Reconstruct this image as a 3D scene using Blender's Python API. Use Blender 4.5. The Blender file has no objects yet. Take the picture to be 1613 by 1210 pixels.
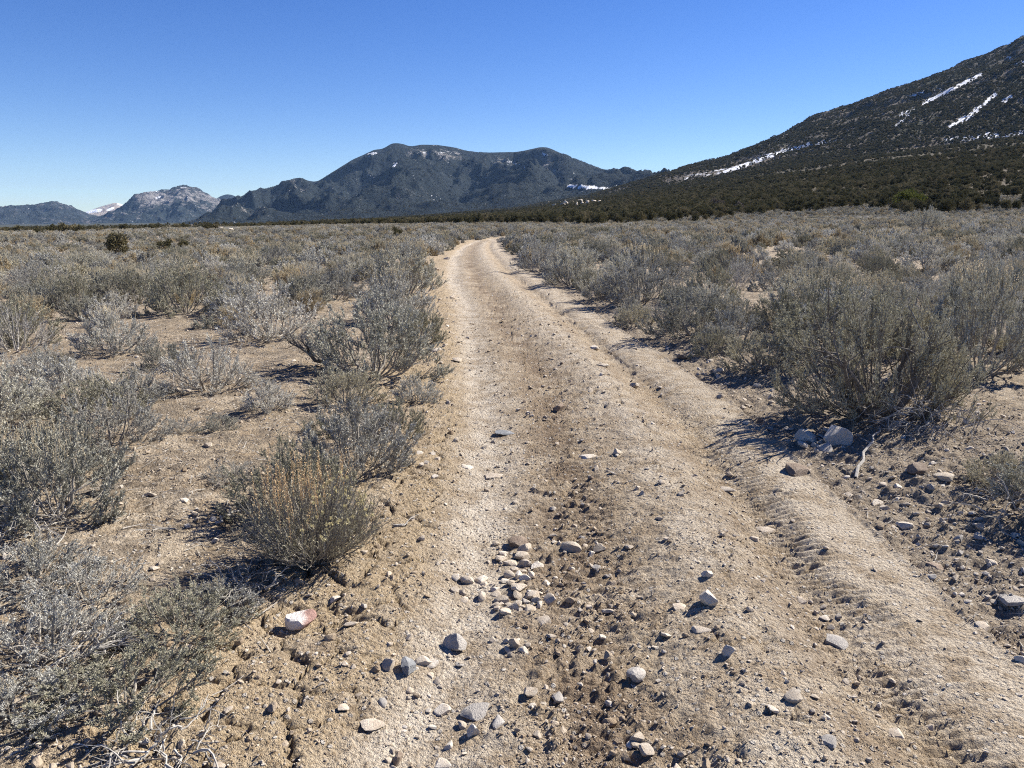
import bpy, math
import numpy as np
from mathutils import Vector

# ------------------------------------------------------------------ camera, sky, sun, exposure
scene = bpy.context.scene
COL = scene.collection
FPX, CXP, CYP = 1212.0, 806.5, 605.0            # photograph's focal length and centre in its pixels
PITCH = math.radians(12.1)
CAM = np.array([0.0, 0.0, 1.6])
cam_d = bpy.data.cameras.new('camera')
cam = bpy.data.objects.new('camera', cam_d)
COL.objects.link(cam)
cam.location = CAM
cam.rotation_euler = (math.pi / 2 - PITCH, 0, 0)
cam_d.sensor_width = 36.0
cam_d.lens = 36.0 * FPX / 1613.0
cam_d.clip_start = 0.05
cam_d.clip_end = 60000.0
scene.camera = cam

SUN_AZ = math.radians(60.0)                     # clockwise from +Y (away from the viewer) towards +X
SUN_EL = math.radians(38.5)
world = bpy.data.worlds.new('World')
scene.world = world
world.use_nodes = True
wn = world.node_tree
wn.nodes.clear()
wo = wn.nodes.new('ShaderNodeOutputWorld')
bg = wn.nodes.new('ShaderNodeBackground')
sk = wn.nodes.new('ShaderNodeTexSky')
sk.sky_type = 'NISHITA'
sk.sun_disc = False
sk.sun_elevation = SUN_EL
sk.sun_rotation = SUN_AZ
sk.altitude = 2000.0
sk.air_density = 1.0
sk.dust_density = 0.15
sk.ozone_density = 3.0
bg.inputs['Strength'].default_value = 0.064
hs = wn.nodes.new('ShaderNodeHueSaturation')
hs.inputs['Saturation'].default_value = 1.30
hs.inputs['Hue'].default_value = 0.518
wn.links.new(sk.outputs[0], hs.inputs['Color'])
wn.links.new(hs.outputs[0], bg.inputs['Color'])
wn.links.new(bg.outputs[0], wo.inputs[0])

sun_d = bpy.data.lights.new('sun', 'SUN')
sun_d.energy = 5.0
sun_d.angle = math.radians(0.53)
sun_d.color = (1.0, 0.95, 0.86)
sun = bpy.data.objects.new('sun', sun_d)
COL.objects.link(sun)
to_sun = Vector((math.sin(SUN_AZ) * math.cos(SUN_EL), math.cos(SUN_AZ) * math.cos(SUN_EL), math.sin(SUN_EL)))
sun.rotation_euler = to_sun.to_track_quat('Z', 'Y').to_euler()

scene.view_settings.view_transform = 'Standard'
scene.view_settings.look = 'None'
scene.view_settings.gamma = 1.0
scene.view_settings.use_curve_mapping = False
scene.view_settings.exposure = 1.14
scene.cycles.max_bounces = 4
scene.cycles.diffuse_bounces = 2
scene.cycles.transparent_max_bounces = 4
scene.cycles.volume_bounces = 0
scene.cycles.filter_width = 1.1
scene.cycles.use_denoising = False
scene.cycles.use_adaptive_sampling = False

rng = np.random.default_rng(7)

# ------------------------------------------------------------------ numeric helpers
def nrm(v):
    return v / np.maximum(np.linalg.norm(v, axis=-1, keepdims=True), 1e-9)

def sstep(a, b, x):
    t = np.clip((x - a) / (b - a), 0, 1)
    return t * t * (3 - 2 * t)

_perm = {}
def _tab(seed):
    if seed not in _perm:
        r = np.random.default_rng(1000 + seed)
        p = r.permutation(1024)
        a = r.uniform(0, 2 * np.pi, 1024)
        _perm[seed] = (p, np.cos(a), np.sin(a), r.random(1024), r.random(1024))
    return _perm[seed]

def perlin(x, y, seed=0):
    p, ca, sa, _, _ = _tab(seed)
    xi = np.floor(x).astype(np.int64); yi = np.floor(y).astype(np.int64)
    xf = x - xi; yf = y - yi
    u = xf * xf * xf * (xf * (xf * 6 - 15) + 10); v = yf * yf * yf * (yf * (yf * 6 - 15) + 10)
    def g(ix, iy, dx, dy):
        h = p[(p[ix & 1023] + iy) & 1023]
        return ca[h] * dx + sa[h] * dy
    a = g(xi, yi, xf, yf); b = g(xi + 1, yi, xf - 1, yf)
    c = g(xi, yi + 1, xf, yf - 1); d = g(xi + 1, yi + 1, xf - 1, yf - 1)
    return (a + (b - a) * u) * (1 - v) + (c + (d - c) * u) * v

def fbm(x, y, oc=4, seed=0, gain=0.5, lac=2.03):
    s = 0; a = 1.0
    for i in range(oc):
        s = s + a * perlin(x, y, seed + i)
        x = x * lac + 17.3; y = y * lac - 9.1; a *= gain
    return s

def ridged(x, y, oc=5, seed=0, gain=0.5):
    s = 0; a = 1.0
    for i in range(oc):
        s = s + a * (1 - np.abs(perlin(x, y, seed + i)) * 2)
        x = x * 2.03 + 7.7; y = y * 2.03 - 3.1; a *= gain
    return s

def worley(x, y, seed=0):
    p, _, _, rx, ry = _tab(seed)
    xi = np.floor(x).astype(np.int64); yi = np.floor(y).astype(np.int64)
    f1 = np.full(np.shape(x), 9.0); f2 = np.full(np.shape(x), 9.0); cid = np.zeros(np.shape(x))
    for dx in (-1, 0, 1):
        for dy in (-1, 0, 1):
            h = p[(p[(xi + dx) & 1023] + yi + dy) & 1023]
            d = np.hypot(xi + dx + 0.1 + 0.8 * rx[h] - x, yi + dy + 0.1 + 0.8 * ry[h] - y)
            nearer = d < f1
            f2 = np.where(nearer, f1, np.minimum(f2, d))
            cid = np.where(nearer, rx[h], cid)
            f1 = np.where(nearer, d, f1)
    return f1, f2, cid

def gauss(t, c, w):
    return np.exp(-((t - c) / w) ** 2)

# ------------------------------------------------------------------ terrain shape
def macro(x, y):
    x = np.asarray(x, float); y = np.asarray(y, float)
    r = np.hypot(x, y)
    sp = lambda v, k: np.log1p(np.exp(np.clip(v / k, -40, 40))) * k
    z = 0.028 * (sp(x - 14, 8) - sp(x - 400, 80)) - 0.019 * (sp(-x - 14, 8) - sp(-x - 260, 60)) * np.exp(-r / 1500)
    z = z - 1.0 * np.exp(-(((x + 34) / 30) ** 2 + ((y - 62) / 30) ** 2))
    z = z + 0.30 * fbm(x / 23, y / 23, 3, 40) * sstep(12, 40, r)
    # alluvial fan climbing towards the mountains, steeper towards the right
    th = np.degrees(np.arctan2(x, np.maximum(y, 1e-3)))
    z15 = np.interp(th, [-60, -33, -18, -8, 0, 6, 11.5, 18, 25, 34, 45, 80], [-20, -16, -8, 3, 16, 33, 56, 84, 112, 140, 150, 150])
    k = np.clip((r - 170) / 1330, 0, 2.2)
    z = z + z15 * np.where(y > 0, 1, 0) * k ** 1.25
    z = z + 5.0 * fbm(x / 210, y / 210, 4, 50) * sstep(250, 900, r)
    return z

def ray(px, py):
    cx = (px - CXP) / FPX; cy = (CYP - py) / FPX
    d = np.array([cx, math.cos(PITCH) + cy * math.sin(PITCH), -math.sin(PITCH) + cy * math.cos(PITCH)])
    return d

def ground_at(px, py):
    """the place on the macro terrain that the photograph shows at a pixel"""
    d = ray(px, py)
    t = np.geomspace(1.5, 2500, 4000)
    P = CAM[None] + t[:, None] * d[None]
    g = P[:, 2] - macro(P[:, 0], P[:, 1])
    i = int(np.argmax(g < 0)) if (g < 0).any() else len(t) - 1
    return P[i, 0], P[i, 1]

def project(x, y, z):
    dx, dy, dz = x - CAM[0], y - CAM[1], z - CAM[2]
    zc = dy * math.cos(PITCH) - dz * math.sin(PITCH)
    yc = dy * math.sin(PITCH) + dz * math.cos(PITCH)
    zc = np.where(np.abs(zc) < 1e-3, 1e-3, zc)
    return CXP + FPX * dx / zc, CYP - FPX * yc / zc, zc

EDGE_L = [(330, 1210), (480, 1050), (590, 900), (640, 780), (668, 690), (684, 600), (690, 540), (690, 480), (686, 445), (688, 425), (697, 405), (715, 392), (736, 381)]
EDGE_R = [(1800, 1210), (1613, 1045), (1490, 945), (1290, 755), (1180, 655), (1090, 590), (1010, 540), (920, 482), (870, 450), (830, 425), (803, 405), (788, 391), (783, 380)]
_l = np.array([ground_at(*p) for p in EDGE_L]); _r = np.array([ground_at(*p) for p in EDGE_R])
_yl = np.r_[-30, _l[:, 1], _l[-1, 1] + 12, _l[-1, 1] + 22]; _xl = np.r_[-1.2, _l[:, 0], _l[-1, 0] + 3.5, _l[-1, 0] + 14]
_yr = np.r_[-30, _r[:, 1], _r[-1, 1] + 6, _r[-1, 1] + 14]; _xr = np.r_[2.4, _r[:, 0], _r[-1, 0] + 3.0, _r[-1, 0] + 16]
_ys = np.arange(-30, 100, 0.25)
def _smooth(v, w=9):
    for _ in range(3):
        v = np.convolve(np.pad(v, w, mode='edge'), np.ones(w) / w, 'same')[w:-w]
    return v
_XL = _smooth(np.interp(_ys, _yl, _xl), 5); _XR = _smooth(np.interp(_ys, _yr, _xr), 5)
ROAD_END = float(_r[-1, 1] + 12)
def edges(y):
    return np.interp(y, _ys, _XL), np.interp(y, _ys, _XR)
def road_t(x, y):
    """0..2.7 across the road from its left to its right edge"""
    xl, xr = edges(y)
    return (x - xl) / (xr - xl) * 2.7

def wob(x, y):
    return 0.10 * perlin(x / 0.7, y / 0.9, 61) + 0.05 * perlin(x / 0.16, y / 0.16, 62)

def masks(x, y):
    r = np.hypot(x, y)
    t = road_t(x, y)
    w = wob(x, y)
    tw = t + w * (1 - 0.7 * sstep(2.1, 2.5, t))
    inroad = sstep(-0.12, 0.05, tw) * (1 - sstep(2.68, 2.74, t + 0.35 * w)) * (1 - sstep(ROAD_END - 4, ROAD_END, y))
    tw_ = t + 0.6 * w
    m = {}
    m['t'] = t; m['road'] = inroad
    m['trackL'] = gauss(tw_, 0.50 + 0.05 * np.sin(y * .5), 0.24) * inroad
    m['mud'] = gauss(tw_, 1.08 + 0.06 * np.sin(y * .8 + 1), 0.27) * inroad
    m['crown'] = gauss(tw_, 1.68, 0.26) * inroad
    m['tread'] = gauss(tw_, 2.12, 0.16) * inroad
    m['strip'] = sstep(2.12, 2.35, t + .3 * w) * inroad
    m['shoulderL'] = sstep(-0.75, -0.35, tw) * (1 - sstep(0.12, 0.42, tw)) * (1 - sstep(ROAD_END - 4, ROAD_END, y))
    m['shoulderR'] = sstep(2.66, 2.74, t) * (1 - sstep(3.9, 5.0, t + 3 * w)) * (1 - sstep(ROAD_END - 4, ROAD_END, y))
    m['near'] = 1 - sstep(60, 90, r)
    return m

def detail(x, y):
    m = masks(x, y)
    road = m['road']
    near = m['near']
    r = np.hypot(x, y)
    fine = 1 - sstep(14, 30, r)
    z = np.zeros_like(x)
    # the road bed lies a little lower than the brush; soft bank on both sides
    t = m['t']
    z += 0.16 * near * (sstep(2.72, 4.6, t) + 0.55 * (1 - sstep(-1.5, -0.1, t)))
    z += near * (-0.060 * m['trackL'] - 0.045 * m['mud'] + 0.045 * m['crown'] - 0.060 * m['tread'])
    z += near * road * 0.022 * fbm(x / 0.8, y / 1.1, 3, 70)
    off = (1 - road) * near
    z += off * 0.05 * fbm(x / 0.55, y / 0.55, 4, 73)
    rough = 0.25 + 0.75 * np.clip(1 - m['strip'] - 0.6 * m['trackL'] - .35 * m['crown'], 0, 1)
    z += fine * rough * 0.016 * fbm(x / 0.075, y / 0.075, 4, 76, 0.6)
    # clods in the muddy track
    f1, f2, cid = worley(x / 0.055 + .6 * perlin(x / .08, y / .08, 81), y / 0.045 + .6 * perlin(x / .08, y / .08, 82), 83)
    brk = sstep(-.05, .35, fbm(x / .3, y / .3, 2, 84) + .10) * (.25 + .75 * sstep(-.1, .3, fbm(x / .9, y / 1.6, 2, 85) + .15 - .25 * sstep(3.2, 6, y)))
    z += fine * m['mud'] * brk * 0.040 * (np.clip(.62 - f1, 0, 1) * (0.35 + cid) * 1.6 - 0.12)
    # tread blocks pressed in the mud track
    lug = np.sin(y / 0.085 * 2 * np.pi + 1.6 * np.sign(np.sin(x / .16 * np.pi)) + 1.5 * perlin(x / .3, y / .3, 86))
    z += fine * m['mud'] * (1 - brk * .6) * 0.010 * np.clip(lug * 1.6, -1, 1)
    # tyre cleats printed along the right-hand track
    ph = y / 0.058 + 0.9 * (x - y * .1) + 0.9 * perlin(x / .5, y / .5, 87)
    ph = ph + .5 * (t > 2.2) + .25 * np.abs(t - 2.2)
    lugr = np.clip(np.sin(ph * 2 * np.pi) * 2.6 + .5, -1, 1)
    pr = .35 + .65 * sstep(-.15, .25, fbm(x / .45, y / .8, 2, 89) + .15)
    z += fine * np.exp(-np.abs((t + .3 * wob(x, y) - 2.2) / .24) ** 4) * road * pr * 0.011 * lugr * (.65 + .35 * sstep(-.2, .2, perlin(x / .12, y / .08, 88)))
    z += fine * m['strip'] * 0.007 * np.sin((y / .11 + 2.2 * perlin(x / .25, y / .25, 90)) * 2 * np.pi) * sstep(0, .3, perlin(x / .35, y / .5, 91))
    # graded lip along the right edge
    lip = gauss(t + .12 * wob(x, y), 2.70, 0.016)
    z += near * fine * (0.010 * lip - 0.020 * sstep(2.70, 2.735, t + .12 * wob(x, y)) * (1 - sstep(2.9, 3.3, t)))
    # dried mud plates and their cracks
    wx = .30 * perlin(x / .13, y / .13, 92) + .10 * perlin(x / .04, y / .04, 98); wy = .30 * perlin(x / .13, y / .13, 93) + .10 * perlin(x / .04, y / .04, 99)
    a1, a2, ci = worley(x / .24 + wx, y / .20 + wy, 94)
    e = a2 - a1
    part = sstep(-.35, .10, fbm(x / .6, y / .6, 2, 95) + .05)
    cr = np.clip(m['shoulderL'] * 1.2 + m['crown'] * .8 * sstep(-.15, .2, fbm(x / .5, y / .5, 2, 96)), 0, 1) * part
    z += fine * cr * (-0.032 * (1 - sstep(0.0, 0.08, e)) + 0.012 * (ci - .5) + 0.006 * sstep(.0, .3, e))
    # crumbly pitting between the plates
    g1, g2, gi = worley(x / .035, y / .035, 97)
    z += fine * m['shoulderL'] * (1 - part) * 0.020 * np.clip(.6 - g1, 0, 1)
    z += fine * m['shoulderR'] * 0.030 * fbm(x / .11, y / .11, 3, 101)
    m['crack'] = cr * (1 - sstep(0.0, 0.07, e))
    return z, m

def H(x, y):
    x = np.atleast_1d(np.asarray(x, float)); y = np.atleast_1d(np.asarray(y, float))
    z, _ = detail(x, y)
    return macro(x, y) + z

# ------------------------------------------------------------------ mesh helpers
def mesh_np(name, verts, quads=None, tris=None, smooth=False, attrs=None):
    me = bpy.data.meshes.new(name)
    verts = np.asarray(verts, np.float32)
    me.vertices.add(len(verts)); me.vertices.foreach_set('co', verts.ravel())
    idx = []; starts = []; n = 0
    for arr, k in ((quads, 4), (tris, 3)):
        if arr is not None and len(arr):
            arr = np.asarray(arr, np.int32)
            idx.append(arr.ravel()); starts.append(n + np.arange(len(arr), dtype=np.int32) * k); n += len(arr) * k
    idx = np.concatenate(idx); starts = np.concatenate(starts)
    me.loops.add(len(idx)); me.loops.foreach_set('vertex_index', idx)
    me.polygons.add(len(starts)); me.polygons.foreach_set('loop_start', starts)
    me.polygons.foreach_set('use_smooth', np.full(len(starts), smooth))
    for k, v in (attrs or {}).items():
        a = me.attributes.new(k, 'FLOAT', 'POINT'); a.data.foreach_set('value', np.asarray(v, np.float32))
    me.update(calc_edges=True)
    return me

def obj(name, me, mat=None, parent=None, loc=None, rot=None, scale=None):
    o = bpy.data.objects.new(name, me)
    COL.objects.link(o)
    if mat is not None and me is not None and not me.materials:
        me.materials.append(mat)
    if parent is not None: o.parent = parent
    if loc is not None: o.location = [float(c) for c in loc]
    if rot is not None: o.rotation_euler = [float(c) for c in rot]
    if scale is not None: o.scale = [float(c) for c in scale] if np.ndim(scale) else (float(scale),) * 3
    return o

def tag(o, label=None, cat=None, group=None, kind=None):
    if label: o['label'] = label
    if cat: o['category'] = cat
    if group: o['group'] = group
    if kind: o['kind'] = kind
    return o

class Buf:
    def __init__(s): s.v = []; s.q = []; s.t = []; s.n = 0
    def add(s, v, q=None, t=None):
        s.v.append(v)
        if q is not None: s.q.append(q + s.n)
        if t is not None: s.t.append(t + s.n)
        s.n += len(v)
    def tubes(s, P, R, k=4):
        """many tapering tubes at once: P (n,m,3), R (n,m)"""
        n, m, _ = P.shape
        if n == 0: return
        T = nrm(np.gradient(P, axis=1))
        ref = np.where(np.abs(T[:, :1, 2:3]) > .8, np.array([1., 0, 0]), np.array([0, 0, 1.]))
        A = nrm(np.cross(T, np.broadcast_to(ref, T.shape))); B = np.cross(T, A)
        an = np.arange(k) / k * 2 * np.pi
        V = P[:, :, None] + R[:, :, None, None] * (np.cos(an)[None, None, :, None] * A[:, :, None] + np.sin(an)[None, None, :, None] * B[:, :, None])
        base = (np.arange(n) * m * k)[:, None, None]
        i = np.arange(m - 1)[None, :, None] * k; j = np.arange(k)[None, None, :]; j2 = (j + 1) % k
        q = np.stack([base + i + j, base + i + j2, base + i + k + j2, base + i + k + j], -1).reshape(-1, 4)
        s.add(V.reshape(-1, 3), q)
    def leaves(s, P, D, L, W, rg):
        """diamond blades: base P, direction D, length L, width W"""
        n = len(P)
        if n == 0: return
        S = nrm(np.cross(D, nrm(rg.normal(size=(n, 3)))))
        mid = P + D * (L * .55)[:, None]
        V = np.stack([P, mid + S * (W / 2)[:, None], P + D * L[:, None], mid - S * (W / 2)[:, None]], 1).reshape(-1, 3)
        s.add(V, np.arange(n * 4).reshape(n, 4))
    def mesh(s, name, smooth=False):
        return mesh_np(name, np.concatenate(s.v), np.concatenate(s.q) if s.q else None, np.concatenate(s.t) if s.t else None, smooth)

# ------------------------------------------------------------------ materials
def mat_new(name):
    m = bpy.data.materials.new(name); m.use_nodes = True
    nt = m.node_tree; nt.nodes.clear()
    return m, nt, nt.nodes.new, nt.links.new

class NT:
    """small node-graph writer"""
    def __init__(s, name):
        s.m = bpy.data.materials.new(name); s.m.use_nodes = True
        s.t = s.m.node_tree; s.t.nodes.clear()
        s.out = s.t.nodes.new('ShaderNodeOutputMaterial')
    def n(s, typ, **kw):
        x = s.t.nodes.new(typ)
        for k, v in kw.items(): setattr(x, k, v)
        return x
    def l(s, a, b): s.t.links.new(a, b)
    def put(s, sock, v):
        if isinstance(v, bpy.types.NodeSocket): s.l(v, sock)
        elif isinstance(v, (tuple, list)) and len(v) == 3 and sock.type == 'RGBA': sock.default_value = (*v, 1)
        else: sock.default_value = v
    def pos(s): return s.n('ShaderNodeNewGeometry').outputs['Position']
    def obc(s): return s.n('ShaderNodeTexCoord').outputs['Object']
    def scaled(s, v, k):
        x = s.n('ShaderNodeVectorMath', operation='MULTIPLY'); s.l(v, x.inputs[0]); x.inputs[1].default_value = k if np.ndim(k) else (k, k, k)
        return x.outputs[0]
    def noise(s, v, scale, det=4, rough=.55, dist=0.0, col=False):
        x = s.n('ShaderNodeTexNoise'); s.l(v, x.inputs['Vector'])
        x.inputs['Scale'].default_value = scale; x.inputs['Detail'].default_value = det; x.inputs['Roughness'].default_value = rough; x.inputs['Distortion'].default_value = dist
        return x.outputs['Color' if col else 'Fac']
    def vor(s, v, scale, feature='F1', out='Distance', rnd=1.0):
        x = s.n('ShaderNodeTexVoronoi', feature=feature); s.l(v, x.inputs['Vector']); x.inputs['Scale'].default_value = scale; x.inputs['Randomness'].default_value = rnd
        return x.outputs[out]
    def ramp(s, f, a, b):
        x = s.n('ShaderNodeMapRange', interpolation_type='SMOOTHSTEP'); s.put(x.inputs['Value'], f)
        x.inputs['From Min'].default_value = a; x.inputs['From Max'].default_value = b
        return x.outputs[0]
    def mix(s, f, a, b, mode='MIX'):
        x = s.n('ShaderNodeMix', data_type='RGBA', blend_type=mode)
        s.put(x.inputs[0], f); s.put(x.inputs[6], a); s.put(x.inputs[7], b)
        return x.outputs[2]
    def math(s, op, a, b=0.0, clamp=False):
        x = s.n('ShaderNodeMath', operation=op, use_clamp=clamp); s.put(x.inputs[0], a); s.put(x.inputs[1], b)
        return x.outputs[0]
    def attr(s, name): return s.n('ShaderNodeAttribute', attribute_name=name).outputs['Fac']
    def bump(s, h, strength, dist, normal=None):
        x = s.n('ShaderNodeBump'); x.inputs['Strength'].default_value = strength; x.inputs['Distance'].default_value = dist
        s.l(h, x.inputs['Height'])
        if normal is not None: s.l(normal, x.inputs['Normal'])
        return x.outputs[0]
    def finish(s, color, rough=.9, normal=None, spec=.2):
        b = s.n('ShaderNodeBsdfPrincipled'); s.put(b.inputs['Base Color'], color); s.put(b.inputs['Roughness'], rough)
        b.inputs['Specular IOR Level'].default_value = spec
        if normal is not None: s.l(normal, b.inputs['Normal'])
        s.l(b.outputs[0], s.out.inputs['Surface'])
        return s.m

def soil_material(name, road):
    s = NT(name); P = s.pos()
    big = s.noise(P, .9, 4); med = s.noise(P, 6, 5, .6); fin = s.noise(P, 55, 4, .65); grit = s.noise(P, 260, 2, .6)
    c = s.mix(s.ramp(big, .35, .68), (.44, .355, .250), (.53, .443, .333))
    c = s.mix(s.math('MULTIPLY', s.ramp(med, .42, .62), .75), c, (.35, .265, .172))
    # pale dust in the packed wheel tracks, brown damp earth in the churned one
    c = s.mix(s.math('MULTIPLY', s.attr('pale'), s.ramp(med, .78, .25)), c, (.72, .645, .535))
    c = s.mix(s.math('MULTIPLY', s.attr('damp'), s.ramp(s.noise(P, 2.4, 4), .36, .60)), c, (.265, .198, .135))
    c = s.mix(s.math('MULTIPLY', s.attr('yellow'), s.ramp(s.noise(P, 3.1, 4), .30, .55)), c, (.47, .365, .235))
    c = s.mix(s.math('MULTIPLY', s.attr('gravel'), .55), c, (.33, .275, .215))
    c = s.mix(s.math('MULTIPLY', s.attr('crack'), .55), c, (.20, .145, .09))
    c = s.mix(s.math('MULTIPLY', s.attr('litter'), s.ramp(s.noise(P, 9, 4), .40, .62)), c, (.20, .165, .125))
    c = s.mix(s.math('MULTIPLY', s.ramp(fin, .47, .66), .9), c, s.mix(1.0, c, (.58, .53, .48), 'MULTIPLY'))
    c = s.mix(s.math('MULTIPLY', s.ramp(grit, .55, .75), .4), c, (.58, .53, .46))
    # small embedded stones
    vd = s.vor(P, 34, 'F1', 'Distance'); vc = s.vor(P, 34, 'F1', 'Color')
    sepa = s.n('ShaderNodeSeparateColor'); s.l(vc, sepa.inputs[0])
    stone = s.math('MULTIPLY', s.ramp(vd, .36, .24), s.ramp(sepa.outputs[0], .70, .74))
    c = s.mix(s.math('MULTIPLY', stone, .75), c, s.mix(sepa.outputs[1], (.34, .31, .28), (.66, .62, .56)))
    if not road:
        c = s.mix(s.attr('veg'), c, s.mix(s.ramp(s.noise(P, .12, 6, .65), .40, .62), (.115, .105, .075), (.20, .185, .145)))
        c = s.mix(s.attr('forest'), c, s.mix(s.ramp(s.noise(P, .03, 6, .7), .45, .6), (.085, .070, .045), (.135, .11, .08)))
        c = s.mix(s.attr('wood'), c, s.mix(s.ramp(s.noise(P, .05, 6, .75), .46, .60), (.036, .040, .022), (.10, .088, .062)))
    pit = s.vor(P, 75, 'SMOOTH_F1')
    h = s.math('ADD', s.math('MULTIPLY', fin, 1.1), s.math('MULTIPLY', grit, .35))
    h = s.math('ADD', h, s.math('MULTIPLY', pit, -.35))
    h = s.math('ADD', h, s.math('MULTIPLY', stone, .5))
    n = s.bump(h, 1.0, .040)
    return s.finish(c, .95, n, .12)

M_SOIL = soil_material('soil', False)
M_ROAD = soil_material('road_dirt', True)

def foliage_material(name, c1, c2, transl=.22, dry=None):
    s = NT(name)
    isl = s.n('ShaderNodeNewGeometry').outputs['Random Per Island']
    rnd = s.n('ShaderNodeObjectInfo').outputs['Random']
    c = s.mix(isl, c1, c2)
    if dry: c = s.mix(s.ramp(rnd, .45, 1.0), c, s.mix(isl, dry, c2))
    hv = s.n('ShaderNodeHueSaturation'); s.l(c, hv.inputs['Color'])
    s.l(s.math('ADD', s.math('MULTIPLY', rnd, .5), .75), hv.inputs['Value'])
    d = s.n('ShaderNodeBsdfDiffuse'); s.l(hv.outputs[0], d.inputs[0])
    t = s.n('ShaderNodeBsdfTranslucent'); s.l(hv.outputs[0], t.inputs[0])
    mx = s.n('ShaderNodeMixShader'); mx.inputs[0].default_value = transl
    s.l(d.outputs[0], mx.inputs[1]); s.l(t.outputs[0], mx.inputs[2]); s.l(mx.outputs[0], s.out.inputs[0])
    return s.m

M_SAGE = foliage_material('sage_leaf', (.295, .286, .232), (.57, .555, .465), .08, (.47, .43, .345))
M_SAGE_G = foliage_material('sage_leaf_green', (.25, .240, .168), (.48, .455, .345), .08, (.40, .35, .25))
M_SAGE_S = foliage_material('sage_leaf_silver', (.33, .322, .285), (.62, .605, .54), .08, (.50, .465, .395))
M_TAWNY = foliage_material('tawny_leaf', (.36, .29, .175), (.58, .49, .33), .12)
M_RABBIT = foliage_material('rabbitbrush_stem', (.27, .25, .165), (.46, .43, .31), .2)
M_SEED = foliage_material('dry_seed_stalk', (.46, .34, .19), (.62, .48, .30), .25)
M_FLOWER = foliage_material('faded_flower', (.60, .52, .26), (.70, .63, .40), .2)
M_STRAW = foliage_material('straw', (.44, .37, .24), (.60, .53, .40), .25)
M_JUN = foliage_material('juniper_needle', (.074, .071, .037), (.155, .140, .074), .12, (.175, .14, .088))
M_JUN_Y = foliage_material('juniper_yellow', (.10, .115, .030), (.17, .18, .055), .2)
M_JUN_G = foliage_material('bare_scrub', (.13, .105, .085), (.20, .17, .14), .1)

def wood_material(name, a, b, sc):
    s = NT(name); P = s.obc()
    f = s.noise(P, sc, 4, .6)
    rnd = s.n('ShaderNodeObjectInfo').outputs['Random']
    isl = s.n('ShaderNodeNewGeometry').outputs['Random Per Island']
    c = s.mix(s.math('MULTIPLY', s.math('ADD', s.ramp(f, .3, .7), isl), .5), a, b)
    return s.finish(c, .9, s.bump(f, .6, .004), .15)
M_BARK = wood_material('sage_bark', (.085, .070, .055), (.26, .235, .205), 60)
M_DEAD = wood_material('dead_wood', (.20, .18, .155), (.48, .45, .40), 60)
M_TWIG = wood_material('sage_twig', (.16, .14, .115), (.42, .385, .33), 40)
M_JBARK = wood_material('juniper_bark', (.10, .075, .055), (.20, .16, .125), 6)

def rock_material(name, a, b, spot=(.30, .27, .24), spot_amt=.35, vary=.45):
    s = NT(name); P = s.obc()
    rnd = s.n('ShaderNodeObjectInfo').outputs['Random']
    off = s.n('ShaderNodeVectorMath', operation='ADD'); s.l(P, off.inputs[0])
    cb = s.n('ShaderNodeCombineXYZ'); s.l(s.math('MULTIPLY', rnd, 37.0), cb.inputs[0]); s.l(cb.outputs[0], off.inputs[1]); V = off.outputs[0]
    f = s.noise(V, 2.2, 6, .6); g = s.noise(V, 9, 5, .65)
    c = s.mix(s.ramp(f, .35, .65), a, b)
    c = s.mix(s.math('MULTIPLY', s.ramp(g, .55, .68), spot_amt), c, spot)
    hv = s.n('ShaderNodeHueSaturation'); s.l(c, hv.inputs['Color'])
    s.l(s.math('ADD', s.math('MULTIPLY', rnd, vary), 1 - vary * .6), hv.inputs['Value'])
    return s.finish(hv.outputs[0], .8, s.bump(s.math('ADD', g, s.noise(V, 30, 3)), .5, .06), .3)
M_ROCK = rock_material('pale_limestone', (.58, .50, .40), (.47, .385, .29), vary=.4)
M_WHITE = rock_material('white_limestone', (.70, .63, .53), (.57, .49, .39), (.40, .34, .28), .35, .2)
M_GREY = rock_material('grey_rock', (.36, .33, .295), (.47, .43, .38), (.58, .53, .47), .3, .3)
M_SLATE = rock_material('blue_grey_rock', (.20, .205, .21), (.33, .335, .335), (.55, .54, .52), .4, .2)
M_BROWN = rock_material('brown_rock', (.22, .16, .115), (.33, .255, .19), (.45, .38, .31), .3, .3)
def red_rock():
    s = NT('red_and_white_rock'); P = s.obc()
    f = s.noise(P, 1.3, 5, .6); g = s.noise(P, 10, 5, .65)
    sp = s.n('ShaderNodeSeparateXYZ'); s.l(P, sp.inputs[0])
    k = s.math('ADD', s.math('ADD', s.math('MULTIPLY', sp.outputs[0], -.9), s.math('MULTIPLY', sp.outputs[2], .6)), s.math('MULTIPLY', f, 1.1))
    c = s.mix(s.ramp(k, .30, .72), (.33, .195, .16), (.74, .68, .62))
    c = s.mix(s.math('MULTIPLY', s.ramp(g, .55, .65), .35), c, (.48, .36, .31))
    return s.finish(c, .8, s.bump(g, .5, .05), .3)
M_RED = red_rock()
M_ROCKSET = [M_ROCK, M_WHITE, M_GREY, M_SLATE, M_BROWN]

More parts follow.
